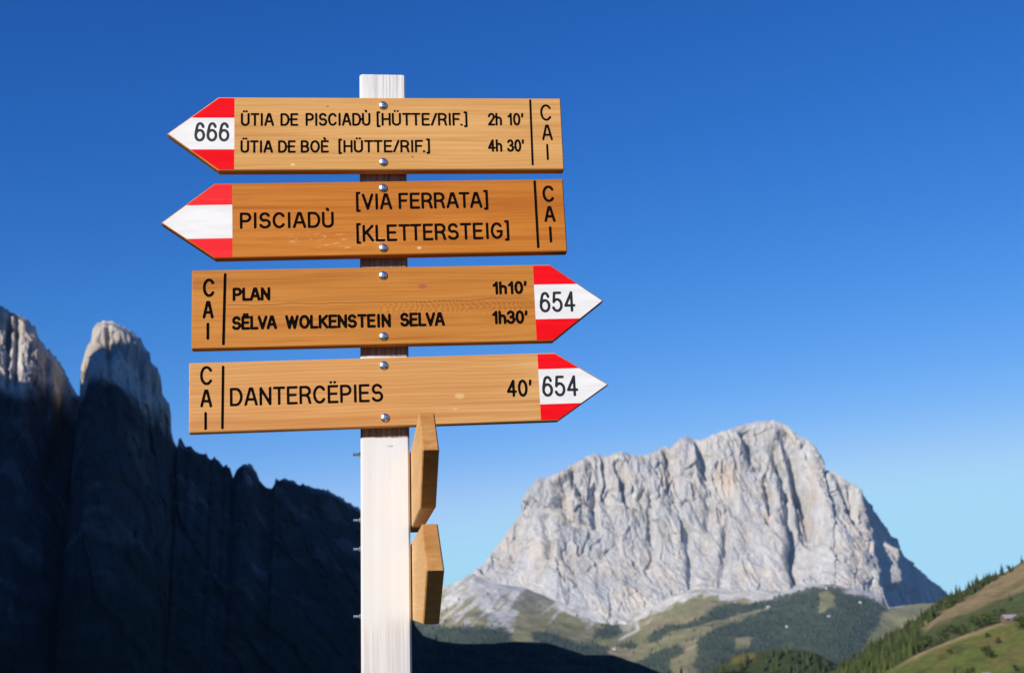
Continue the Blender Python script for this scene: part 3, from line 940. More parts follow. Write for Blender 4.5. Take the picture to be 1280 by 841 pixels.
def wood(name, base, dark, light, seed, knots=(), flame=None, scuff=None, crack=None):
    t = NT(name)
    off = (seed * 3.7, seed * 1.3, seed * 5.1)
    v1 = t.coord((1.3, 14, 22), off)
    v2 = t.coord((5, 60, 190), off)
    v3 = t.coord((2.2, 9, 9), off)
    tone = t.noise(v3, 1, 3, .5, .3)
    band = t.noise(v1, 2.2, 6, .55, 1.2)
    wv = t.n('TexWave', wave_type='BANDS', bands_direction='Z')
    wv.inputs['Scale'].default_value = 26
    wv.inputs['Distortion'].default_value = 9
    wv.inputs['Detail'].default_value = 3
    wv.inputs['Detail Scale'].default_value = .5
    t.l(t.coord((.10, 1, 1), off), wv.inputs['Vector'])
    fib = t.noise(v2, 1.0, 4, .6)
    f = t.math('ADD', t.math('MULTIPLY', band, .55), t.math('MULTIPLY', wv.outputs['Fac'], .07))
    f = t.math('ADD', f, t.math('MULTIPLY', fib, .40))
    c = t.mix(t.ramp(f, .27, .63), dark, light)
    c = t.mix(t.ramp(tone, .32, .68, .30, .8), c, base)
    wide = t.noise(t.coord((1.1, 5, 34), (off[2], off[0], off[1])), 1, 4, .55, .8)
    c = t.mix(t.ramp(wide, .50, .70, 0, .55), c, dark)
    c = t.mix(t.ramp(wide, .30, .46, .45, 0), c, light)
    w2 = t.n('TexWave', wave_type='BANDS', bands_direction='Z')   # late-wood lines
    for k_, q_ in (('Scale', 44), ('Distortion', 14), ('Detail', 3), ('Detail Scale', .35)): w2.inputs[k_].default_value = q_
    t.l(t.coord((.16, 1, 1), (off[1], off[2], off[0])), w2.inputs['Vector'])
    c = t.mix(t.math('MULTIPLY', t.ramp(w2.outputs['Fac'], .72, .98), t.ramp(tone, .4, .62, .08, .34)), c, dark)
    sep = t.n('SeparateXYZ')
    t.l(t.coord(), sep.inputs[0])
    X, Z = sep.outputs[0], sep.outputs[2]
    if flame:                                                     # cathedral figure of the flat-sawn board
        x0, x1, z0, hw, fr = flame
        zz = t.math('SUBTRACT', Z, z0)
        zz = t.math('ADD', zz, t.math('MULTIPLY', t.math('SUBTRACT', t.noise(t.coord((6, 6, 6)), 1, 3), .5), .012))
        u = t.math('ADD', X, t.math('MULTIPLY', t.math('MULTIPLY', zz, zz), 42))
        u = t.math('ADD', u, t.math('MULTIPLY', t.noise(t.coord((11, 9, 45)), 1, 3), .055))
        s_ = t.math('SINE', t.math('MULTIPLY', u, fr))
        m = t.math('MULTIPLY', t.ramp(t.math('ABSOLUTE', zz), hw * .5, hw, 1, 0), t.math('MULTIPLY', t.ramp(X, x0, x0 + .08), t.ramp(X, x1 - .03, x1, 1, 0)))
        c = t.mix(t.math('MULTIPLY', t.ramp(s_, -.3, .8), t.math('MULTIPLY', m, .30)), c, light)
        c = t.mix(t.math('MULTIPLY', t.ramp(s_, -.9, -.2, 1, 0), t.math('MULTIPLY', m, .30)), c, dark)
    for kx, kz, kr, kc in knots:
        dx = t.math('MULTIPLY', t.math('SUBTRACT', X, kx), .55)
        dz = t.math('SUBTRACT', Z, kz)
        d = t.math('SQRT', t.math('ADD', t.math('MULTIPLY', dx, dx), t.math('MULTIPLY', dz, dz)))
        d = t.math('ADD', d, t.math('MULTIPLY', t.math('SUBTRACT', t.noise(t.coord((90, 90, 140)), 1, 3), .5), kr * .9))
        c = t.mix(t.ramp(d, kr * .8, kr * 1.5, .9, 0), c, kc)
        c = t.mix(t.ramp(d, kr * .2, kr * .6, .35 if kc[0] < .5 else .0, 0), c, dark)
    if scuff:                                                     # flaked varnish
        x0, x1, z0, z1 = scuff
        m = t.math('MULTIPLY', t.math('MULTIPLY', t.ramp(X, x0, x0 + .03), t.ramp(X, x1 - .04, x1, 1, 0)), t.math('MULTIPLY', t.ramp(Z, z0, z0 + .008), t.ramp(Z, z1 - .008, z1, 1, 0)))
        n = t.ramp(t.noise(t.coord((38, 70, 210)), 1, 4, .6), .565, .62)
        c = t.mix(t.math('MULTIPLY', m, t.math('MULTIPLY', n, .6)), c, (.66, .38, .17))
    if crack:
        zc, x0, x1, amp = crack
        zz = t.math('SUBTRACT', t.math('SUBTRACT', Z, zc), t.math('MULTIPLY', t.math('SUBTRACT', t.noise(t.coord((7, 1, 1)), 1, 2), .5), amp))
        m = t.math('MULTIPLY', t.ramp(t.math('ABSOLUTE', zz), .0003, .0010, 1, 0), t.math('MULTIPLY', t.ramp(X, x0, x0 + .02), t.ramp(X, x1 - .02, x1, 1, 0)))
        c = t.mix(t.math('MULTIPLY', m, .75), c, (.10, .035, .01))
    t.bump(t.math('ADD', fib, t.math('MULTIPLY', wv.outputs['Fac'], .3)), .18, .0006)
    return t.done(c, t.ramp(fib, .3, .7, .5, .7), .15)


ORANGE = dict(base=(.46, .150, .016), dark=(.33, .085, .008), light=(.56, .21, .035))
HONEY = dict(base=(.56, .285, .085), dark=(.42, .175, .045), light=(.68, .39, .15))
HONEY2 = dict(base=(.56, .27, .085), dark=(.42, .165, .045), light=(.68, .40, .16))
AMBER = dict(base=(.45, .165, .024), dark=(.30, .085, .010), light=(.55, .235, .05))
EDGEW = dict(base=(.68, .40, .16), dark=(.56, .29, .10), light=(.76, .49, .24))

RED, RED2 = NT('red paint'), NT('faded red paint')
for t_, ca, cb in ((RED, (.72, .004, .010), (.78, .007, .014)), (RED2, (.76, .022, .028), (.80, .035, .04))):
    n_ = t_.noise(t_.coord((8, 8, 90)), 1, 4)
    t_.bump(t_.noise(t_.coord((20, 60, 300)), 1, 4), .12, .0004)
    fl_ = t_.ramp(t_.noise(t_.coord((60, 60, 90)), 1, 5, .7), .68, .74)
    t_.done(t_.mix(t_.math('MULTIPLY', fl_, .6), t_.mix(t_.ramp(n_, .35, .65), ca, cb), (.75, .30, .25)), .6, .05)
WHITE = NT('white paint')
WHITE.bump(WHITE.noise(WHITE.coord((20, 60, 300)), 1, 4), .12, .0004)
wc_ = WHITE.mix(WHITE.ramp(WHITE.noise(WHITE.coord((8, 8, 60)), 1, 4), .35, .65), (.68, .67, .665), (.75, .745, .74))
wc_ = WHITE.mix(WHITE.math('MULTIPLY', WHITE.ramp(WHITE.noise(WHITE.coord((14, 60, 230)), 1, 5, .65), .56, .74), .4), wc_, (.50, .47, .43))
WHITE.done(wc_, .5, .2)
INK = NT('engraving black')
INK.done(INK.mix(INK.ramp(INK.noise(INK.coord((300, 300, 300)), 1, 3), .55, .72), (.004, .003, .003), (.016, .008, .004)), .8, .03)
NUMBER = NT('number black').done((.012, .014, .02), .5, .3)
STEEL = NT('zinc steel')
STEEL.b.inputs['Metallic'].default_value = 1.0
STEEL.done(STEEL.mix(STEEL.ramp(STEEL.noise(STEEL.coord((300, 300, 300)), 1, 4), .35, .65), (.52, .54, .56), (.68, .70, .72)), STEEL.ramp(STEEL.noise(STEEL.coord((500, 500, 500)), 1, 3), .3, .7, .22, .42), .5)

# ---- routed lettering: a single-stroke alphabet -----------------------------------------
def ell(cx, cy, rx, ry, a0, a1, n=12):
    return [(cx + rx * math.cos(R(a0 + (a1 - a0) * k / n)), cy + ry * math.sin(R(a0 + (a1 - a0) * k / n))) for k in range(n + 1)]


def glyphs():
    G = {}
    G['A'] = (.62, [[(0, 0), (.255, 1), (.365, 1), (.62, 0)], [(.095, .32), (.525, .32)]])
    G['B'] = (.52, [[(0, 0), (0, 1)], [(0, 1), (.28, 1)] + ell(.28, .76, .2, .24, 90, -90, 8) + [(0, .52)], [(.28, .52)] + ell(.28, .26, .24, .26, 90, -90, 8) + [(0, 0)]])
    G['C'] = (.60, [ell(.31, .5, .31, .5, 38, 322, 22)])
    G['D'] = (.58, [[(0, 0), (0, 1), (.26, 1)] + ell(.26, .5, .32, .5, 90, -90, 16) + [(0, 0)]])
    G['E'] = (.48, [[(.48, 1), (0, 1), (0, 0), (.48, 0)], [(0, .52), (.42, .52)]])
    G['F'] = (.46, [[(.46, 1), (0, 1), (0, 0)], [(0, .52), (.38, .52)]])
    G['G'] = (.62, [ell(.31, .5, .31, .5, 42, 330, 22) + [(.60, .46), (.36, .46)]])
    G['H'] = (.54, [[(0, 0), (0, 1)], [(.54, 0), (.54, 1)], [(0, .52), (.54, .52)]])
    G['I'] = (.0, [[(0, 0), (0, 1)]])
    G['K'] = (.54, [[(0, 0), (0, 1)], [(.52, 1), (0, .40)], [(.17, .58), (.54, 0)]])
    G['L'] = (.44, [[(0, 1), (0, 0), (.44, 0)]])
    G['N'] = (.54, [[(0, 0), (0, 1), (.54, 0), (.54, 1)]])
    G['O'] = (.62, [ell(.31, .5, .31, .5, 0, 360, 26)])
    G['P'] = (.52, [[(0, 0), (0, 1), (.27, 1)] + ell(.27, .73, .25, .27, 90, -90, 10) + [(0, .46)]])
    G['R'] = (.54, [[(0, 0), (0, 1), (.28, 1)] + ell(.28, .74, .24, .26, 90, -90, 10) + [(0, .48)], [(.27, .48), (.40, .42), (.47, .30), (.50, .10), (.54, 0)]])
    G['S'] = (.54, [ell(.27, .74, .24, .26, 25, 255, 14) + ell(.27, .265, .27, .265, 80, -155, 16)])
    G['T'] = (.54, [[(0, 1), (.54, 1)], [(.27, 1), (.27, 0)]])
    G['U'] = (.54, [[(0, 1), (0, .27)] + ell(.27, .27, .27, .27, 180, 360, 12) + [(.54, 1)]])
    G['V'] = (.58, [[(0, 1), (.29, 0), (.58, 1)]])
    G['W'] = (.86, [[(0, 1), (.22, 0), (.43, .95), (.64, 0), (.86, 1)]])
    dots = [[(.15, 1.255), (.16, 1.255)], [(.38, 1.255), (.39, 1.255)]]
    G['Ü'] = (.54, G['U'][1] + dots)
    G['Ù'] = (.54, G['U'][1] + [[(.23, 1.30), (.29, 1.22)]])
    G['Ë'] = (.48, G['E'][1] + [[(a - .03, b) for a, b in p] for p in dots])
    G['È'] = (.48, G['E'][1] + [[(.20, 1.30), (.26, 1.22)]])
    G['['] = (.13, [[(.13, 1.14), (0, 1.14), (0, -.14), (.13, -.14)]])
    G[']'] = (.13, [[(0, 1.14), (.13, 1.14), (.13, -.14), (0, -.14)]])
    G['/'] = (.34, [[(0, 0), (.34, 1)]])
    G['.'] = (.02, [[(0, .0), (.02, .0)]])
    G["'"] = (.03, [[(.03, 1), (0, .76)]])
    G['h'] = (.42, [[(0, 0), (0, 1)], [(0, .42)] + ell(.21, .44, .21, .22, 170, 0, 9) + [(.42, 0)]])
    G['0'] = (.50, [ell(.25, .5, .25, .5, 0, 360, 24)])
    G['1'] = (.22, [[(0, .76), (.13, .84), (.22, 1), (.22, 0)]])
    G['2'] = (.48, [ell(.24, .72, .23, .28, 170, -28, 12) + [(.0, 0), (.48, 0)]])
    G['3'] = (.50, [ell(.24, .75, .22, .25, 160, -90, 12), ell(.24, .27, .26, .27, 82, -160, 14)])
    G['4'] = (.52, [[(.38, 0), (.38, 1), (0, .28), (.52, .28)]])
    G['5'] = (.50, [[(.44, 1), (.09, 1), (.04, .50)] + ell(.24, .32, .26, .32, 130, -155, 14)])
    G['6'] = (.50, [ell(.25, .30, .25, .30, 0, 360, 18), [(.46, .80)] + ell(.27, .70, .2, .30, 40, 150, 6) + [(.02, .52), (0, .32)]])
    return G


GL = glyphs()
GAP = {'I': .26}


def strokes(word, x0, x1, z0, z1, cap):
    """polylines in board metres for a word that spans x0..x1 (baseline z0..z1)"""
    items, x, prev = [], 0.0, None
    for ch in word:
        w, st = GL[ch]
        if prev is not None:
            g = .25
            if ch == 'I' or prev == 'I': g = .29
            if ch in 'AVT' and prev in 'AVTL': g = .17
            if '1' in (ch, prev): g = .30
            if (prev, ch) in (('I', 'N'), ('E', 'I')): g = .34
            if ch in "'.": g = .14 if ch == '.' else .27
            if prev in '[' or ch in ']': g = .25
            if ch == '/' or prev == '/': g = .22
            x += g
        items.append((x, st))
        x += w
        prev = ch
    kx = (x1 - x0) / x if x > 0 else cap
    out = []
    for ox, st in items:
        for pl in st:
            q = [((ox + a) * kx, b * cap) for a, b in pl]
            out.append([(x0 + a, z0 + (z1 - z0) * a / max(x1 - x0, 1e-6) + b) for a, b in q])
    return out


def sdf(X, Z, polys, reach, ids=None):
    """distance to the nearest stroke and that nearest point, evaluated near the strokes only (X, Z regular grid)"""
    r = np.full(X.shape, 1.0)
    own = np.zeros(X.shape, int)
    qx, qz = X.copy(), Z.copy()
    xs, zs = X[:, 0], Z[0]
    for n_, pl in enumerate(polys):
        for (ax, az), (bx, bz) in zip(pl[:-1], pl[1:]):
            i0, i1 = np.searchsorted(xs, (min(ax, bx) - reach, max(ax, bx) + reach))
            j0, j1 = np.searchsorted(zs, (min(az, bz) - reach, max(az, bz) + reach))
            if i1 <= i0 or j1 <= j0: continue
            x, z = X[i0:i1, j0:j1], Z[i0:i1, j0:j1]
            ex, ez = bx - ax, bz - az
            t = np.clip(((x - ax) * ex + (z - az) * ez) / (ex * ex + ez * ez + 1e-12), 0, 1)
            nx, nz = ax + t * ex, az + t * ez
            d = np.hypot(x - nx, z - nz)
            m = d < r[i0:i1, j0:j1]
            r[i0:i1, j0:j1][m] = d[m]
            own[i0:i1, j0:j1][m] = ids[n_] if ids else 0
            qx[i0:i1, j0:j1][m] = nx[m]
            qz[i0:i1, j0:j1][m] = nz[m]
    return r, qx, qz, own


def carved(x0, x1, z0, z1, polys, w, depth, step=.0008, ids=None):
    """flat rectangle x0..x1, z0..z1 cut along the strokes: returns (surface verts, faces), (groove verts, faces)"""
    nx, nz = max(3, int(round((x1 - x0) / step)) + 1), max(3, int(round((z1 - z0) / step)) + 1)
    X, Z = np.meshgrid(np.linspace(x0, x1, nx), np.linspace(z0, z1, nz), indexing='ij')
    r, qx, qz, own = sdf(X, Z, polys, w * 3, ids)
    near = (np.abs(r - w) < step * .5) & (r > 1e-6)
    near[0] = near[-1] = False
    near[:, 0] = near[:, -1] = False
    k = np.where(near, w / np.maximum(r, 1e-6), 1)
    X = np.where(near, qx + (X - qx) * k, X)
    Z = np.where(near, qz + (Z - qz) * k, Z)
    r = np.where(near, w, r)
    Y = depth * np.sqrt(np.clip(1 - (r / w) ** 2, 0, 1))
    V = np.stack([X, Y, Z], -1).reshape(-1, 3)
    f = grid_faces(nx, nz)
    rc = r.reshape(-1)[f]
    g = (rc <= w * 1.0001).sum(1) >= 3
    g &= rc.mean(1) < w * 1.02
    fo = own.reshape(-1)[f[:, 0]]
    return compact(V, f[~g]), [compact(V, f[g & (fo == q)]) for q in sorted(set(ids or [0]))]


TEXT = [
    [('ÜTIA', -268.8, -206.9, 15.8, 15.9, 24.6), ('DE', -194.5, -161.0, 16.0, 16.1, 24.3), ('PISCIADÙ', -147.0, -23.9, 16.1, 16.4, 24.8),
     ('[HÜTTE/RIF.]', -11.8, 163.3, 16.6, 16.8, 24.8), ('2h', 203.5, 230.6, 17.2, 17.2, 24.6), ("10'", 242.0, 273.1, 17.2, 17.2, 24.6),
     ('ÜTIA', -269.3, -208.9, -38.1, -38.2, 23.7), ('DE', -199.0, -166.3, -38.1, -38.1, 23.6), ('BOÈ', -156.5, -103.7, -38.1, -38.0, 23.7),
     ('[HÜTTE/RIF.]', -85.4, 89.3, -37.9, -37.5, 23.8), ('4h', 201.6, 229.1, -36.6, -36.6, 24.1), ("30'", 238.8, 272.1, -36.7, -36.7, 24.2),
     ('C', 306.9, 329.1, 27.2, 27.2, 32.6), ('A', 308.4, 329.0, -12.8, -12.8, 30.7), ('I', 317.4, 317.7, -53.8, -53.8, 31.7), ('|', 288.1, 287.3, -65.2, 70.7)],
    [('PISCIADÙ', -267.7, -93.9, -15.9, -16.8, 29.9), ('[VIA', -51.1, 16.6, 17.1, 17.3, 30.5), ('FERRATA]', 29.4, 200.2, 17.7, 17.4, 30.5),
     ('[KLETTERSTEIG]', -51.9, 237.8, -45.5, -44.8, 31.3), ('C', 306.5, 329.3, 27.2, 26.8, 31.8), ('A', 307.6, 328.6, -12.5, -12.9, 30.0),
     ('I', 317.5, 317.9, -53.8, -53.8, 30.6), ('|', 292.4, 292.3, -65.5, 70.9)],
    [('C', -331.8, -310.4, 23.9, 23.5, 33.3), ('A', -332.0, -312.6, -16.6, -17.0, 31.4), ('I', -322.6, -322.4, -56.6, -56.6, 30.0),
     ('|', -291.7, -294.7, -68.6, 67.8), ('PLAN', -277.9, -209.8, 15.1, 15.0, 23.6), ('SËLVA', -279.4, -197.9, -39.6, -39.6, 24.2),
     ('WOLKENSTEIN', -182.5, 11.4, -39.9, -40.9, 24.5), ('SELVA', 28.8, 112.0, -40.0, -40.3, 24.7), ("1h10'", 205.0, 269.6, 18.0, 18.3, 23.7),
     ("1h30'", 201.8, 268.7, -39.2, -39.4, 24.3)],
    [('C', -333.0, -310.6, 23.6, 22.9, 33.6), ('A', -332.5, -311.8, -17.1, -17.7, 31.0), ('I', -323.3, -323.0, -58.5, -58.5, 31.0),
     ('|', -292.0, -293.6, -59.1, 57.7), ('DANTERCËPIES', -279.9, -3.4, -17.0, -17.5, 32.1), ("40'", 226.2, 272.8, -16.3, -16.9, 30.8)]]
NUM = [('666', -354.9, -290.6, -15.1, -15.1, 36.7), None, ('654', 293.0, 360.4, -18.3, -17.8, 37.9), ('654', 292.6, 359.6, -17.8, -18.4, 37.4)]
# height, end x, tip-shoulder x, paint line x, tip x, white band top and bottom, half stroke width, tip z
SHAPE = [(.14656, .34843, -.31087, -.2810, -.40602, .0316, -.0317, .0022, -.0006), (.14532, .3479, -.31443, -.2818, -.41241, .0306, -.0344, .0026, -.0024),
         (.1482, -.35205, .31592, .2836, .41543, .0352, -.0320, .0027, .0014), (.12807, -.35292, .3199, .2868, .41848, .0335, -.0327, .0025, .0007)]
CH = .0018


def offset_poly(P, d):
    """inset a convex CCW polygon"""
    n = len(P)
    out = []
    for i in range(n):
        a, b, c = Vector(P[i - 1]), Vector(P[i]), Vector(P[(i + 1) % n])
        e0, e1 = (b - a).normalized(), (c - b).normalized()
        n0, n1 = Vector((-e0.y, e0.x)), Vector((-e1.y, e1.x))
        bis = (n0 + n1).normalized()
        out.append(tuple(b + bis * d / max(.2, bis.dot(n0))))
    return out


def split_poly(P, z, keep_above):
    """clip polygon by the line z = const"""
    out = []
    n = len(P)
    for i in range(n):
        a, b = P[i], P[(i + 1) % n]
        ia, ib = (a[1] >= z) == keep_above, (b[1] >= z) == keep_above
        if ia: out.append(a)
        if ia != ib:
            t = (z - a[1]) / (b[1] - a[1])
            out.append((a[0] + (b[0] - a[0]) * t, z))
    return out


def inset(tx, w):
    """measured outer extents of a word -> extents of its stroke centres (metres)"""
    x0, x1, z0, z1, cap = [q / 1e3 for q in tx[1:]]
    k = w if x1 - x0 > 4 * w else 0
    k *= .85
    return x0 + k, x1 - k, z0 + .6 * w, z1 + .6 * w, cap - 1.2 * w


def flat(P, y=0.0):
    return [(a, y, b) for a, b in P]


def arrow_board(shape, thick, texts, num, mats, parent, loc, rot, label, red=RED, end_m=None):
    face_m, body_m = mats
    h, e, c, b, tip, wt, wb, w, tz = shape
    right = tip > 0
    O = [(e, -h / 2), (c, -h / 2), (tip, tz), (c, h / 2), (e, h / 2)]
    if not right: O = O[::-1]
    # counter-clockwise in (x, z)
    area = sum(O[i - 1][0] * O[i][1] - O[i][0] * O[i - 1][1] for i in range(5))
    if area < 0: O = O[::-1]
    I = offset_poly(O, CH)
    n = 5
    rings = [flat(I, .0), flat(O, CH), flat(O, thick - CH), flat(I, thick)]
    V = [p for r_ in rings for p in r_]
    Fs = []
    for k in range(3):
        for i in range(n):
            j = (i + 1) % n
            Fs.append((k * n + i, (k + 1) * n + i, (k + 1) * n + j, k * n + j))
    Fs.append(tuple(3 * n + i for i in range(n))[::-1])
    V += flat(offset_poly(O, CH + .0005), .0065)
    Fs.append(tuple(4 * n + i for i in range(n)))
    board = link('arrow_board', mesh('arrow_board', V, Fs, body_m), parent, loc, rot)
    board['label'] = label
    if end_m:                                   # sawn end grain on the two slanting cuts
        board.data.materials.append(end_m)
        for p_ in board.data.polygons:
            if abs(p_.normal.y) < .9 and abs(p_.normal.x) > .2 and p_.normal.x * tip > 0: p_.material_index = 1
    # carved wooden face
    polys, ids = [], []
    for n_, tx in enumerate(texts):
        if tx[0] == '|': new = [[(tx[1] / 1e3, tx[4] / 1e3 - w), (tx[2] / 1e3, tx[3] / 1e3 + w)]]
        else: new = strokes(tx[0], *inset(tx, w))
        polys += new
        ids += [n_] * len(new)
    e_in = e + (CH if e < 0 else -CH)
    x0, x1 = min(e_in, b), max(e_in, b)
    zi = h / 2 - CH
    if polys:
        (v, f), gr = carved(x0, x1, -zi, zi, polys, w, .0021, ids=ids)
        fo = mesh('face', v, f, face_m)
        link('face', fo, board)
        for tx, g in zip(texts, gr):
            nm = 'divider_line' if tx[0] == '|' else 'lettering'
            link(nm, mesh(nm, g[0], g[1], INK, True), board)
    else:
        link('face', mesh('face', flat([(x0, -zi), (x1, -zi), (x1, zi), (x0, zi)]), [(0, 1, 2, 3)], face_m), board)
    # painted tip: red, white, red
    ti = [p for p in I if (p[0] > b) == right]
    T = sorted(ti, key=lambda p: p[1])
    tipP = [(b, -zi), T[0], T[1], T[2], (b, zi)]
    if right is False: tipP = tipP[::-1]
    for pl, up in ((split_poly(tipP, wt, True), True), (split_poly(tipP, wb, False), False)):
        link('red_stripe', mesh('red_stripe', flat(pl), [tuple(range(len(pl)))], red.m), board)
    wp = split_poly(split_poly(tipP, wt, False), wb, True)
    if num:
        # the numeral is set flush in the white band
        lim = min(abs(p[0]) for p in wp if abs(abs(p[0]) - abs(b)) > 1e-4 and (abs(p[1] - wt) < 1e-5 or abs(p[1] - wb) < 1e-5)) - .0003
        xe = lim if right else -lim
        xa, xb = min(b, xe), max(b, xe)
        (v, f), gr = carved(xa, xb, wb, wt, strokes(num[0], *inset(num, .0024)), .0026, .0, .0006)
        rest = [p for p in wp if abs(p[0]) > abs(b) + 1e-4]
        rest = sorted(rest, key=lambda p: p[1])
        rp = [(xe, wb)] + rest + [(xe, wt)]
        if not right: rp = rp[::-1]
        V = np.concatenate([v, np.array(flat(rp))])
        Fs = [list(map(int, q)) for q in f] + [list(range(len(v), len(v) + len(rp)))]
        link('white_band', mesh('white_band', V, Fs, WHITE.m), board)
        link('number', mesh('number', gr[0][0], gr[0][1], NUMBER), board)
    else:
        link('white_band', mesh('white_band', flat(wp), [tuple(range(len(wp)))], WHITE.m), board)
    return board


def dome(r, hgt, seg=24, rings=7):
    V, Fs = [], []
    for k in range(rings):
        a = k / rings * math.pi / 2
        V += [(r * math.cos(a) * math.cos(q * 2 * math.pi / seg), -.0006 - hgt * math.sin(a), r * math.cos(a) * math.sin(q * 2 * math.pi / seg)) for q in range(seg)]
    V += [(r * math.cos(q * 2 * math.pi / seg), .002, r * math.sin(q * 2 * math.pi / seg)) for q in range(seg)]
    V.append((0, -.0006 - hgt, 0))
    for k in range(rings - 1):
        for q in range(seg):
            j = (q + 1) % seg
            Fs.append((k * seg + q, k * seg + j, (k + 1) * seg + j, (k + 1) * seg + q))
    for q in range(seg):
        j = (q + 1) % seg
        Fs.append(((rings - 1) * seg + q, (rings - 1) * seg + j, len(V) - 1))
        Fs.append((rings * seg + q, rings * seg + j, j, q))
    return V, Fs


BOLT = mesh('bolt_head', *dome(.0085, .0042), STEEL.m, True)
TB = .02698
DARKK = (.30, .09, .03)
WOODS = [
    (wood('board one', **HONEY, seed=1, knots=[(-.105, .055, .0012, DARKK), (-.172, -.062, .002, (.75, .5, .25)), (.055, -.047, .0013, DARKK)]), HONEY),
    (wood('board two', **ORANGE, seed=2, scuff=(-.19, .03, -.062, -.022), knots=[(.065, -.06, .002, (.75, .45, .3))]), ORANGE),
    (wood('board three', **AMBER, seed=3, knots=[(.072, .036, .0042, (.42, .10, .05))], flame=(-.06, .275, -.004, .017, 620), crack=(.007, -.30, .283, .02)), AMBER),
    (wood('board four', **HONEY2, seed=4, knots=[(.137, -.012, .0042, (.66, .40, .17)), (.128, -.036, .002, (.64, .38, .16))]), HONEY2)]
LABELS = ['light honey arrow board, topmost, pointing left, with 666 on its tip', 'orange arrow board, second from the top, pointing left with a blank white band',
          'orange-brown arrow board, third from the top, pointing right, with two times and 654', 'honey arrow board, lowest facing front, pointing right, with 40 minutes and 654']
ZC = [.88967, .72079, .55005, .38732]
PH = [.0126, .02254, .0178, .022]
BOLTS = [((.6, 57.4), (-1.1, -57.5)), ((.1, 59.4), (-2.7, -58.9)), ((-1.1, 58.4), (-3.1, -58.5)), ((-1.1, 49.5), (-1.5, -48.0))]
for i in range(4):
    edge_m = wood('board edge %d' % (i + 1), **WOODS[i][1], seed=i + 11)
    bd = arrow_board(SHAPE[i], TB, TEXT[i], NUM[i], (WOODS[i][0], edge_m), post_root, (0, -TB, ZC[i] + EYE), (0, -PH[i], 0), LABELS[i], RED2 if i == 1 else RED)
    for sx, sz in BOLTS[i]:
        link('bolt_head', BOLT, bd, (sx / 1e3, 0, sz / 1e3))

# the two boards on the post's right face, seen end-on
S0 = .045 + .0025
for i, (nt, nc, zt, hh, lab) in enumerate([(.5729, .44565, .28425, .14241, 'honey arrow board seen end-on, upper of the two on the right face of the post'),
                                           (.65727, .49806, .11513, .14056, 'honey arrow board seen end-on, lower of the two on the right face of the post')]):
    sh = (hh, .757 - nt, -nc, -nc + .034, -nt, .031, -.031, .0019, 0)
    m_ = wood('side board %d' % (i + 1), **EDGEW, seed=21 + i)
    e_ = wood('side board end %d' % (i + 1), base=(.50, .235, .065), dark=(.36, .14, .03), light=(.58, .31, .11), seed=31 + i)
    bd = arrow_board(sh, .0235, [], None, (m_, m_), post_root, (S0 + .0235, 0, zt - hh / 2 + EYE), (0, 0, math.pi / 2), lab, RED, e_)

# ---- post --------------------------------------------------------------------------------
def post_mat():
    t = NT('weathered white paint')
    v = t.coord((160, 160, 3.0))
    g = t.noise(v, 1, 5, .6, .2)
    v2 = t.coord((45, 45, 1.2))
    g2 = t.noise(v2, 1, 4, .55)
    sep = t.n('SeparateXYZ')
    t.l(t.coord(), sep.inputs[0])
    Z = sep.outputs[2]
    c = t.mix(t.ramp(g2, .3, .7), (.59, .60, .615), (.64, .65, .665))
    # paint greyer towards the foot, and weathered at the top end
    n = t.noise(t.coord((22, 22, 9)), 1, 3)
    zl = t.math('ADD', Z, t.math('MULTIPLY', t.math('SUBTRACT', n, .5), .05))
    low = t.ramp(zl, EYE - .048, EYE - .012, 1, 0)
    greyed = t.mix(t.ramp(g, .40, .62), (.50, .44, .41), (.68, .65, .63))
    c = t.mix(t.math('MULTIPLY', low, .55), c, greyed)
    top = t.ramp(Z, EYE + .93, EYE + 1.0, 0, 1)
    grey = t.mix(t.ramp(g, .36, .60), (.42, .40, .40), (.74, .735, .735))
    c = t.mix(t.math('MULTIPLY', top, .75), c, grey)
    streak = t.ramp(t.noise(t.coord((210, 210, 2.2), (3, 1, 0)), 1, 3), .66, .74)
    c = t.mix(t.math('MULTIPLY', streak, .12), c, (.45, .40, .36))
    hair = t.ramp(t.noise(t.coord((260, 260, 1.6), (1, 4, 2)), 1, 2), .685, .705)
    c = t.mix(t.math('MULTIPLY', hair, t.ramp(Z, EYE + .2, EYE + .97, .35, .7)), c, (.26, .22, .19))
    dx = t.math('MULTIPLY', t.math('SUBTRACT', sep.outputs[0], .009), .35)
    dz = t.math('SUBTRACT', Z, EYE + .290)
    d = t.math('ADD', t.math('SQRT', t.math('ADD', t.math('MULTIPLY', dx, dx), t.math('MULTIPLY', dz, dz))), t.math('MULTIPLY', t.math('SUBTRACT', g, .5), .006))
    c = t.mix(t.ramp(d, .0008, .0026, .75, 0), c, (.20, .19, .19))
    # brown strip under each board, the board's cast shadow painted into the colour
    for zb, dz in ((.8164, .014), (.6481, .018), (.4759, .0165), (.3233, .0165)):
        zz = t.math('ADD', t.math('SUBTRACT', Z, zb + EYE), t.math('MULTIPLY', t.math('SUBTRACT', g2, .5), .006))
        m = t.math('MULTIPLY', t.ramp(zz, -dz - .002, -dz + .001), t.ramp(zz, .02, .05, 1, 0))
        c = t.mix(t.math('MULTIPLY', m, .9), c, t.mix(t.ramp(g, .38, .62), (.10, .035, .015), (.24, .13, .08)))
    t.bump(t.math('ADD', g, t.math('MULTIPLY', g2, .5)), .35, .0008)
    return t.done(c, .6, .25)


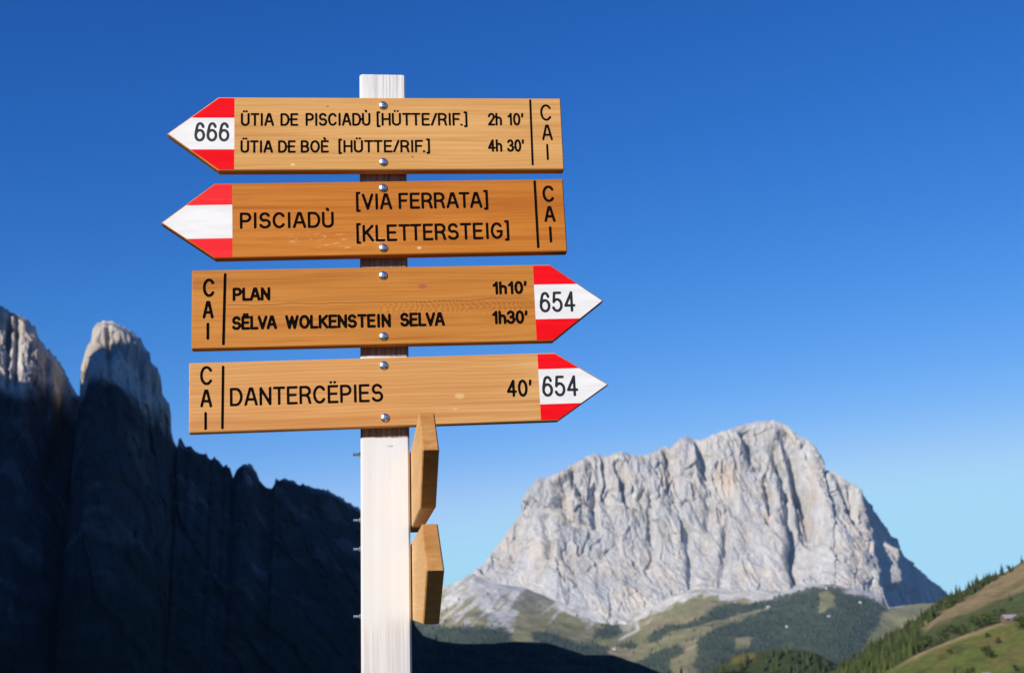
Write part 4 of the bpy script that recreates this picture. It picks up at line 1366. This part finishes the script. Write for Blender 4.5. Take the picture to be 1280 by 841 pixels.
def post():
    w, dp, ch, top = POST_W / 2, .09, .0035, POST_TOP
    ring = [(-w + ch, 0), (w - ch, 0), (w, ch), (w, dp - ch), (w - ch, dp), (-w + ch, dp), (-w, dp - ch), (-w, ch)]
    k = len(ring)
    zs = [-.35, .3, EYE - .2, EYE + .3, top - .003]
    V = [(x, y, z) for z in zs for x, y in ring]
    V += [(x * .95, .045 + (y - .045) * .95, top) for x, y in ring]
    Fs = [(l * k + i, l * k + (i + 1) % k, (l + 1) * k + (i + 1) % k, (l + 1) * k + i) for l in range(len(zs)) for i in range(k)]
    Fs.append(tuple(len(zs) * k + i for i in range(k)))
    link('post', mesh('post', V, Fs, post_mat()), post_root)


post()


def rod(r0, x0, x1, seg=12, hexa=False):
    k = 6 if hexa else seg
    V = [(x, r0 * math.cos(q * 2 * math.pi / k), r0 * math.sin(q * 2 * math.pi / k)) for x in (x0, x1) for q in range(k)]
    Fs = [(q, (q + 1) % k, k + (q + 1) % k, k + q)[::-1] for q in range(k)] + [tuple(range(k)), tuple(range(k, 2 * k))[::-1]]
    return V, Fs


ROD = mesh('bolt_end', *rod(.0026, -.0145, .11), STEEL.m)
NUT = mesh('nut', *rod(.0050, -.0030, .0006, hexa=True), STEEL.m)
for z in (.2807, .1587, .1059, -.0153):
    b_ = link('bolt_end', ROD, post_root, (-.045, .045, z + EYE))
    link('nut', NUT, b_)

# ================================================================== HAZE
def haze():
    x0, x1, y0, y1, z0, z1 = -10500, 10500, -10500, 10500, -445, 1900
    V = [(x, y, z) for z in (z0, z1) for y in (y0, y1) for x in (x0, x1)]
    Fs = [(0, 2, 3, 1), (4, 5, 7, 6), (0, 1, 5, 4), (2, 6, 7, 3), (0, 4, 6, 2), (1, 3, 7, 5)]
    m = bpy.data.materials.new('haze')
    m.use_nodes = True
    nt = m.node_tree
    nt.nodes.remove(nt.nodes['Principled BSDF'])
    pv = nt.nodes.new('ShaderNodeVolumePrincipled')
    pv.inputs['Color'].default_value = (.30, .60, 1.0, 1)
    pv.inputs['Density'].default_value = HAZE
    pv.inputs['Anisotropy'].default_value = 0.0
    nt.links.new(pv.outputs[0], nt.nodes['Material Output'].inputs['Volume'])
    o = link('haze', mesh('haze', np.array(V, float), Fs, m))
    o['kind'] = 'stuff'


HAZE = 1.6e-5
if HAZE: haze()
